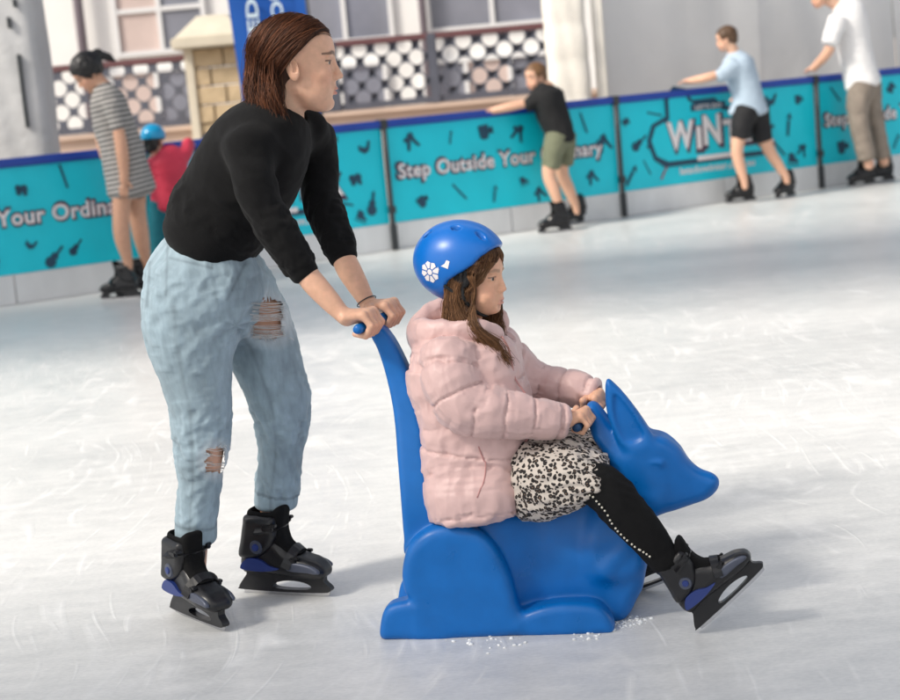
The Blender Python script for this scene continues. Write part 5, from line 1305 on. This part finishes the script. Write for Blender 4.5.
def short_hair(H, m, parent, back=0.0, fringe=.085, h=.006):
    p = [(H.e((-.012, 0, .050), (.101, .082, .086)), 0), (H.e((-.060, 0, .0), (.045, .066, .06 + back)), .02),
         (H.e((.105, 0, -.035), (.075, .12, .105)), .005, 's'), (H.e((.02, 0, -.09), (.10, .12, .075)), .005, 's')]
    V, F = solid(p, h, 1); q = H.loc(V); V = displace(V, F, .006 * ridge(q * [38, 38, 16]) + .004 * noise(q * 60)); return part('hair', V, F, m, parent)
LIB = {}
def clothes(name, prims, m, parent, h=.0065, amp=.006, fr=9, tint=None, hem=None):
    V, F = solid(prims, h, 1); V = displace(V, F, amp * (.6 * fbm(V * fr) + .55 * ridge(V * [fr * 1.2, fr, fr * 1.9])))
    return part(name, V, F, m, parent)
M_TEEB = mat('black_cotton', (0.010, 0.010, 0.011), 0.9, bump=.2, bscale=200); M_OLIVE = mat('olive_cotton', (0.17, 0.18, 0.115), 0.9, bump=.3, bscale=200, var=.12, vscale=12)
M_TEEL = mat('pale_blue_cotton', (0.43, 0.53, 0.63), 0.9, bump=.2, bscale=200, var=.05); M_SHB = mat('black_shorts_cloth', (0.010, 0.010, 0.012), 0.8, bump=.2, bscale=200)
M_TEEW = mat('white_cotton', (0.78, 0.77, 0.77), 0.9, bump=.2, bscale=200); M_GREYP = mat('grey_brown_trouser_cloth', (0.24, 0.20, 0.165), 0.9, bump=.3, bscale=200, var=.2, vscale=9)
M_BROWN = mat('short_brown_hair', (0.085, 0.045, 0.022), 0.55, var=.35, vscale=60); M_BLACKH = mat('black_hair', (0.008, 0.007, 0.007), 0.4, var=.3, vscale=60)
M_SANDY = mat('sandy_brown_hair', (0.17, 0.085, 0.035), 0.55, var=.35, vscale=60)
def boy(label, Y, head, tee, sleeves, arms, shorts, legs, feet, m_tee, m_sh, m_hair, ybar, s=1.0, hs=.9, dark=1.0, cuff=False):
    base = gnd(*feet[0][0]); R = thing('person', label, 'person', (base[0], base[1], 0))
    H = Head(at(head[0], head[1], Y), frame(head[2]), hs, True)
    pr = [(edges_loft([(a, b, c, d, Y, bb * .85) for a, b, c, d, bb in tee], mul=.86).prim(), 0)]
    for l in legs: pr.append((round_loft([(x, y, Y + dy, r) for x, y, dy, r in l]).prim(1.0), .02))
    for a in arms:
        L = round_loft([(x, y, yy, r * (.75 if n_ == 0 else 1)) for n_, (x, y, yy, r) in enumerate(a)]); pr.append((L.prim(1.0), .015)); d = nrm(L.C[-1] - L.C[-2]); d[2] *= .25
        pr += fingers(L.C[-1], nrm(d), np.array([0, 0, 1.0]), .9)
    t0 = edges_loft([(a, b, c, d, Y, bb) for a, b, c, d, bb in tee]); pr.append((cone(H.w((-.02, 0, -.04)), t0.C[1], .044, .05), .02))
    V, F = solid(pr, .0065); hv, hf = solid([(H.e((-.008, 0, .042), (.097, .075, .084)), 0)], .02)
    hd = Vol(H.c - .16, H.c + .16, .0045); H.build(hd, True); hd.add(cone(H.w((-.02, 0, -.04)), t0.C[1], .044, .05), .012); V2, F2 = hd.mesh(1)
    Vj = np.vstack([V, V2]); Fj = np.vstack([F, F2 + len(V)]); c = np.tile(SKIN * dark, (len(Vj), 1)); H.tint(Vj, c); b = part('body', Vj, Fj, M_SKIN, R, col=c); H.eyes(b)
    short_hair(H, m_hair, R)
    tp = [(t0.prim(.4), 0)] + [(round_loft([(x, y, yy, r) for x, y, yy, r in sl]).prim(.4), .03) for sl in sleeves]; clothes('shirt', tp, m_tee, R)
    sp = []
    for l in shorts: sp.append((round_loft([(x, y, Y + dy, r) for x, y, dy, r in l], ratio=1.1).prim(.35), .03))
    clothes('trousers' if cuff else 'shorts', sp, m_sh, R, amp=.008)
    for (t_, h_) in feet: skate(R, skate_M(gnd(*h_), gnd(*t_), 0, s), detail=False)
    return R
boy('person in black t-shirt and olive shorts reaching back to hold the barrier', 14.35, (536, 78, (-.80, -.55, -.12)),
    [(541, 88, 556, 85, .07), (531, 97, 562, 91, .17), (536, 115, 567, 108, .16), (543, 130, 572, 123, .155), (547, 144, 575, 136, .16)],
    [[(540, 97, 14.3, 9), (533, 102, 14.28, 7.5), (527, 106, 14.27, 6.5)], [(555, 95, 14.5, 9), (560, 108, 14.55, 7)]],
    [[(534, 102, 14.28, 5), (510, 107, 14.27, 4.6), (492, 111, 14.30, 3.4)], [(556, 97, 14.5, 5), (562, 118, 14.6, 4.5), (560, 136, 14.5, 3.6)]],
    [[(558, 138, -.05, 13), (553, 152, -.08, 10.5), (551, 166, -.08, 9.5)], [(564, 136, .08, 12), (565, 150, .1, 10), (564, 163, .1, 9)]],
    [[(552, 150, -.08, 8), (549, 174, -.1, 6.8), (554, 190, -.12, 6), (560, 208, -.14, 4.0), (561, 218, -.14, 3.0)], [(564, 150, .1, 8), (562, 172, .12, 6.6), (569, 190, .14, 6), (575, 204, .15, 4.0), (577, 212, .15, 3.0)]],
    [((541, 234), (570, 231)), ((566, 226), (586, 222))], M_TEEB, M_OLIVE, M_SANDY, 14.0, 1.0, .92)
boy('person in pale blue t-shirt and black shorts stretching one arm along the barrier', 15.25, (727, 40, (-.93, .30, -.2)),
    [(727, 55, 742, 52, .06), (722, 66, 752, 60, .155), (728, 84, 758, 76, .145), (733, 102, 762, 92, .145), (731, 121, 766, 101, .15)],
    [[(733, 66, 15.15, 9), (725, 73, 15.12, 7.5), (719, 77, 15.1, 6.5)], [(745, 62, 15.45, 9), (748, 75, 15.5, 7)]],
    [[(728, 71, 15.12, 4.8), (706, 78, 15.12, 4.4), (690, 81, 15.2, 3.2)], [(746, 64, 15.45, 5), (744, 84, 15.5, 4), (738, 96, 15.42, 3.5)]],
    [[(746, 112, -.05, 13), (742, 124, -.08, 10.5), (741, 136, -.08, 10)], [(756, 110, .06, 13), (760, 126, .06, 10.5), (762, 139, .06, 10)]],
    [[(741, 126, -.08, 8), (737, 150, -.1, 6.2), (740, 166, -.1, 5.6), (744, 180, -.1, 3.9), (745, 187, -.1, 3.0)], [(760, 128, .06, 8), (769, 150, .06, 6.2), (777, 163, .06, 5.4), (785, 175, .06, 3.9), (787, 182, .06, 3.0)]],
    [((727, 204), (755, 201)), ((775, 200), (796, 196))], M_TEEL, M_SHB, M_BROWN, 15, 1.0, .9)
boy('person in white t-shirt and grey trousers leaning one hand on the barrier', 15.9, (820, -4, (-.85, -.3, -.35)),
    [(830, 8, 848, 4, .07), (831, 22, 864, 6, .165), (836, 44, 869, 34, .155), (841, 66, 874, 58, .155), (846, 90, 880, 78, .165)],
    [[(838, 20, 15.75, 10), (833, 34, 15.72, 9), (830, 43, 15.7, 8)], [(856, 12, 16.05, 10), (862, 28, 16.1, 8)]],
    [[(834, 32, 15.72, 6), (828, 52, 15.75, 5), (814, 68, 15.9, 3.8)], [(857, 16, 16.05, 6), (862, 40, 16.1, 5), (858, 62, 16.0, 4)]],
    [[(862, 86, -.04, 13.5), (858, 108, -.07, 11), (861, 132, -.08, 9.5), (867, 158, -.1, 9)], [(868, 86, .06, 13), (872, 110, .08, 10), (877, 134, .1, 9), (882, 156, .1, 8.5)]],
    [[(862, 90, -.05, 8), (862, 130, -.08, 6), (869, 165, -.1, 5)], [(868, 90, .06, 8), (876, 130, .1, 6), (884, 162, .1, 5)]],
    [((847, 188), (877, 184)), ((868, 184), (893, 181))], M_TEEW, M_GREYP, M_BROWN, 16, 1.08, .95, cuff=True)
# ---- the skater in the striped dress
R = thing('person', 'person in grey and cream striped dress bending beside the slogan barrier', 'person', (*gnd(122, 299)[:2], 0))
Y = 12.05; H = Head(at(89, 74, Y), frame((-.72, -.35, -.62)), 1.0)
dress = [(94, 90, 112, 84, Y, .075), (91, 103, 124, 97, Y, .165), (93, 124, 132, 116, Y, .15), (99, 146, 140, 138, Y, .145), (104, 168, 147, 160, Y, .165), (108, 194, 155, 186, Y, .19)]
D_ = edges_loft(dress)
armr = [(112, 104, 11.88, 8.5), (118, 128, 11.86, 7.4), (122, 152, 11.85, 6.4), (124, 172, 11.86, 5), (124, 180, 11.86, 4.6)]; arml = [(104, 106, 12.24, 8), (100, 128, 12.3, 7), (104, 150, 12.3, 6), (110, 168, 12.25, 4.8)]
legs = [[(124, 180, 11.98, 11), (121, 208, 11.96, 8.6), (122, 236, 11.97, 8.2), (128, 262, 12.0, 4.8), (128, 274, 12.0, 3.6)], [(136, 180, 12.14, 11), (137, 208, 12.16, 9), (141, 236, 12.17, 8.2), (146, 260, 12.2, 4.8), (147, 270, 12.2, 3.6)]]
pr = [(edges_loft(dress, mul=.84).prim(), 0)] + [(round_loft(l).prim(1.0), .02) for l in legs]
for a in (armr, arml):
    L = round_loft([(*a[0][:3], a[0][3] * .5), (*a[1][:3], a[1][3] * .8)] + a[2:]); pr.append((L.prim(1.0), .015)); pr += fingers(L.C[-1], nrm(L.C[-1] - L.C[-2]), np.array([0, -1.0, 0]), 1.0)
pr.append((cone(H.w((-.02, 0, -.04)), D_.C[1], .05, .06), .02)); V, F = solid(pr, .0065)
hd = Vol(H.c - .17, H.c + .17, .0045); H.build(hd); hd.add(cone(H.w((-.02, 0, -.04)), D_.C[1], .048, .055), .012); V2, F2 = hd.mesh(1); Vj = np.vstack([V, V2]); Fj = np.vstack([F, F2 + len(V)])
c = np.tile(SKIN * [.82, .78, .75], (len(Vj), 1)); H.tint(Vj, c); b = part('body', Vj, Fj, M_SKIN, R, col=c); H.eyes(b)
sm = mat('striped_jersey', (.5, .5, .5), .9, bump=.2, bscale=200); nt = sm.node_tree; bs = nt.nodes['Principled BSDF']
for l in list(bs.inputs['Base Color'].links): nt.links.remove(l)
at_n = nt.nodes.new('ShaderNodeAttribute'); at_n.attribute_name = 'tint'; nt.links.new(at_n.outputs['Color'], bs.inputs['Base Color'])
V, F = solid([(D_.prim(.4), 0)] + [(round_loft(a[:2]).prim(.4), .03) for a in (armr, arml)], .005); V = displace(V, F, .008 * (.6 * fbm(V * 9) + .5 * ridge(V * [11, 9, 6])))
ax_ = nrm(D_.C[-1] - D_.C[0]); aD = (V - D_.C[0]) @ ax_; st = np.clip(.5 + 2.2 * np.sin((aD + .004 * noise(V * 6)) * 2 * math.pi / .034), 0, 1)[:, None]; part('dress', V, F, sm, R, col=st * np.array([.46, .44, .41]) + (1 - st) * np.array([.085, .08, .085]))
hp = [(H.e((-.018, 0, .052), (.115, .098, .100)), 0), (H.e((-.070, 0, .005), (.045, .066, .06)), .02), (H.e((.110, 0, -.030), (.075, .12, .105)), .005, 's'), (H.e((.02, 0, -.09), (.10, .12, .06)), .005, 's')]
for a_, b_, r1, r2 in (((-.09, 0, .07), (-.14, 0, .055), .030, .032), ((-.14, 0, .055), (-.185, -.01, -.01), .032, .022), ((-.185, -.01, -.01), (-.20, -.02, -.06), .022, .008)): hp.append((H.k(a_, b_, r1, r2), .015))
V, F = solid(hp, .005); q = H.loc(V); V = displace(V, F, .007 * ridge(q * [20, 40, 20])); part('hair', V, F, M_BLACKH, R)
skate(R, skate_M(gnd(106, 300), gnd(137, 298), 0, 1.05) @ Matrix.Rotation(math.pi, 4, 'Z'), detail=False); skate(R, skate_M(gnd(122, 297), gnd(152, 293), 0, 1.05) @ Matrix.Rotation(math.pi, 4, 'Z'), detail=False)
# ---- the child in red
R = thing('person', 'person in red jacket and turquoise helmet facing the barrier', 'person', (*gnd(160, 279)[:2], 0))
Y = 12.55; M_REDJ = mat('red_jacket_cloth', (0.58, 0.035, 0.075), .7, bump=.2, bscale=150, var=.08); M_TROU = mat('teal_trouser_cloth', (0.0, 0.12, 0.16), .8, bump=.2, bscale=150); M_TURQ = mat('turquoise_helmet_shell', (0.0, 0.30, 0.58), .3, coat=.3)
H = Head(at(154, 143, Y), frame((.25, .95, -.1)), .84, True)
jk = [(150, 156, 170, 154, Y, .07), (147, 164, 186, 160, Y, .15), (150, 184, 186, 182, Y, .14), (152, 206, 184, 206, Y, .145)]; J = edges_loft(jk)
lg = [[(160, 204, 12.5, 11), (158, 232, 12.5, 9), (159, 262, 12.5, 7.5)], [(175, 204, 12.6, 11), (176, 232, 12.62, 9), (177, 260, 12.62, 7.5)]]
ar = [[(178, 162, 12.5, 8), (186, 152, 12.62, 7), (188, 143, 12.75, 5.5)], [(152, 166, 12.5, 8), (150, 180, 12.62, 7), (156, 176, 12.75, 5.5)]]
pr = [(edges_loft(jk, mul=.8).prim(), 0)] + [(round_loft(a, mul=.75).prim(), .02) for a in lg + ar] + [(cone(H.w((-.02, 0, -.04)), J.C[1], .042, .05), .02)]
for a in ar: L = round_loft(a); pr += fingers(L.C[-1], np.array([.2, .9, -.1]), np.array([0, 0, 1.0]), .75)
hd = Vol(H.c - .15, H.c + .15, .005); H.build(hd); V, F = solid(pr, .0065); V2, F2 = hd.mesh(1); Vj = np.vstack([V, V2]); Fj = np.vstack([F, F2 + len(V)]); part('body', Vj, Fj, M_SKIN, R, col=np.tile(SKIN, (len(Vj), 1)))
clothes('jacket', [(J.prim(.5), 0)] + [(round_loft(a).prim(.5), .02) for a in ar], M_REDJ, R); clothes('trousers', [(round_loft(a).prim(.4), .03) for a in lg], M_TROU, R)
short_hair(H, M_BLACKH, R, .05)
V, F = solid([(H.e((-.01, 0, .062), (.125, .105, .105)), 0), (H.e((0, 0, -.07), (.3, .3, .105)), .004, 's'), (H.e((-.01, 0, .055), (.105, .088, .09)), 0, 's')], .005); part('helmet', V, F, M_TURQ, R)
for a, b_ in (((150, 279), (164, 276)), ((170, 276), (184, 272))):
    g0 = gnd(*a); skate(R, skate_M(g0, g0 + [.05, .2, 0], 0, .74), detail=False)

# ================================================================== small things on the ice
M_SNOW = mat('ice_shavings', (0.86, 0.88, 0.90), 0.8, bump=.4, bscale=300)
def shavings(label, spots, n, seed, rmax):
    r = np.random.default_rng(seed); Vs, Fs, o = [], [], 0
    bm = bmesh.new(); bmesh.ops.create_icosphere(bm, subdivisions=1, radius=1); bv = np.array([v.co[:] for v in bm.verts]); bf = np.array([[v.index for v in f.verts] for f in bm.faces]); bm.free()
    for i in range(n):
        a = spots[r.integers(len(spots))]; p = np.array([a[0] + r.normal() * a[2], a[1] + r.normal() * a[2], 0]); s = rmax * (.15 + .85 * r.random() ** 3)
        if abs((p - KO) @ KV) < .14 and -.2 < (p - KO) @ KU < .5: continue
        Vs.append(bv * [s * 1.3, s * 1.2, s * .7] * (1 + .25 * r.normal(size=(len(bv), 1))) + p + [0, 0, s * .3]); Fs.append(bf + o); o += len(bv)
    return tag(part('ice_shavings', np.vstack(Vs), np.vstack(Fs), M_SNOW, None), label, 'ice shavings', kind='stuff')
fr_ = kw(.60, -.10, 0); fr2 = kw(.52, -.15, 0)
shavings('white ice shavings heaped along the front of the blue kangaroo', [(fr_[0], fr_[1], .020), (fr2[0], fr2[1], .022), (*kw(.63, -.06, 0)[:2], .018), (*kw(.3, -.163, 0)[:2], .05)], 260, 3, .0048)
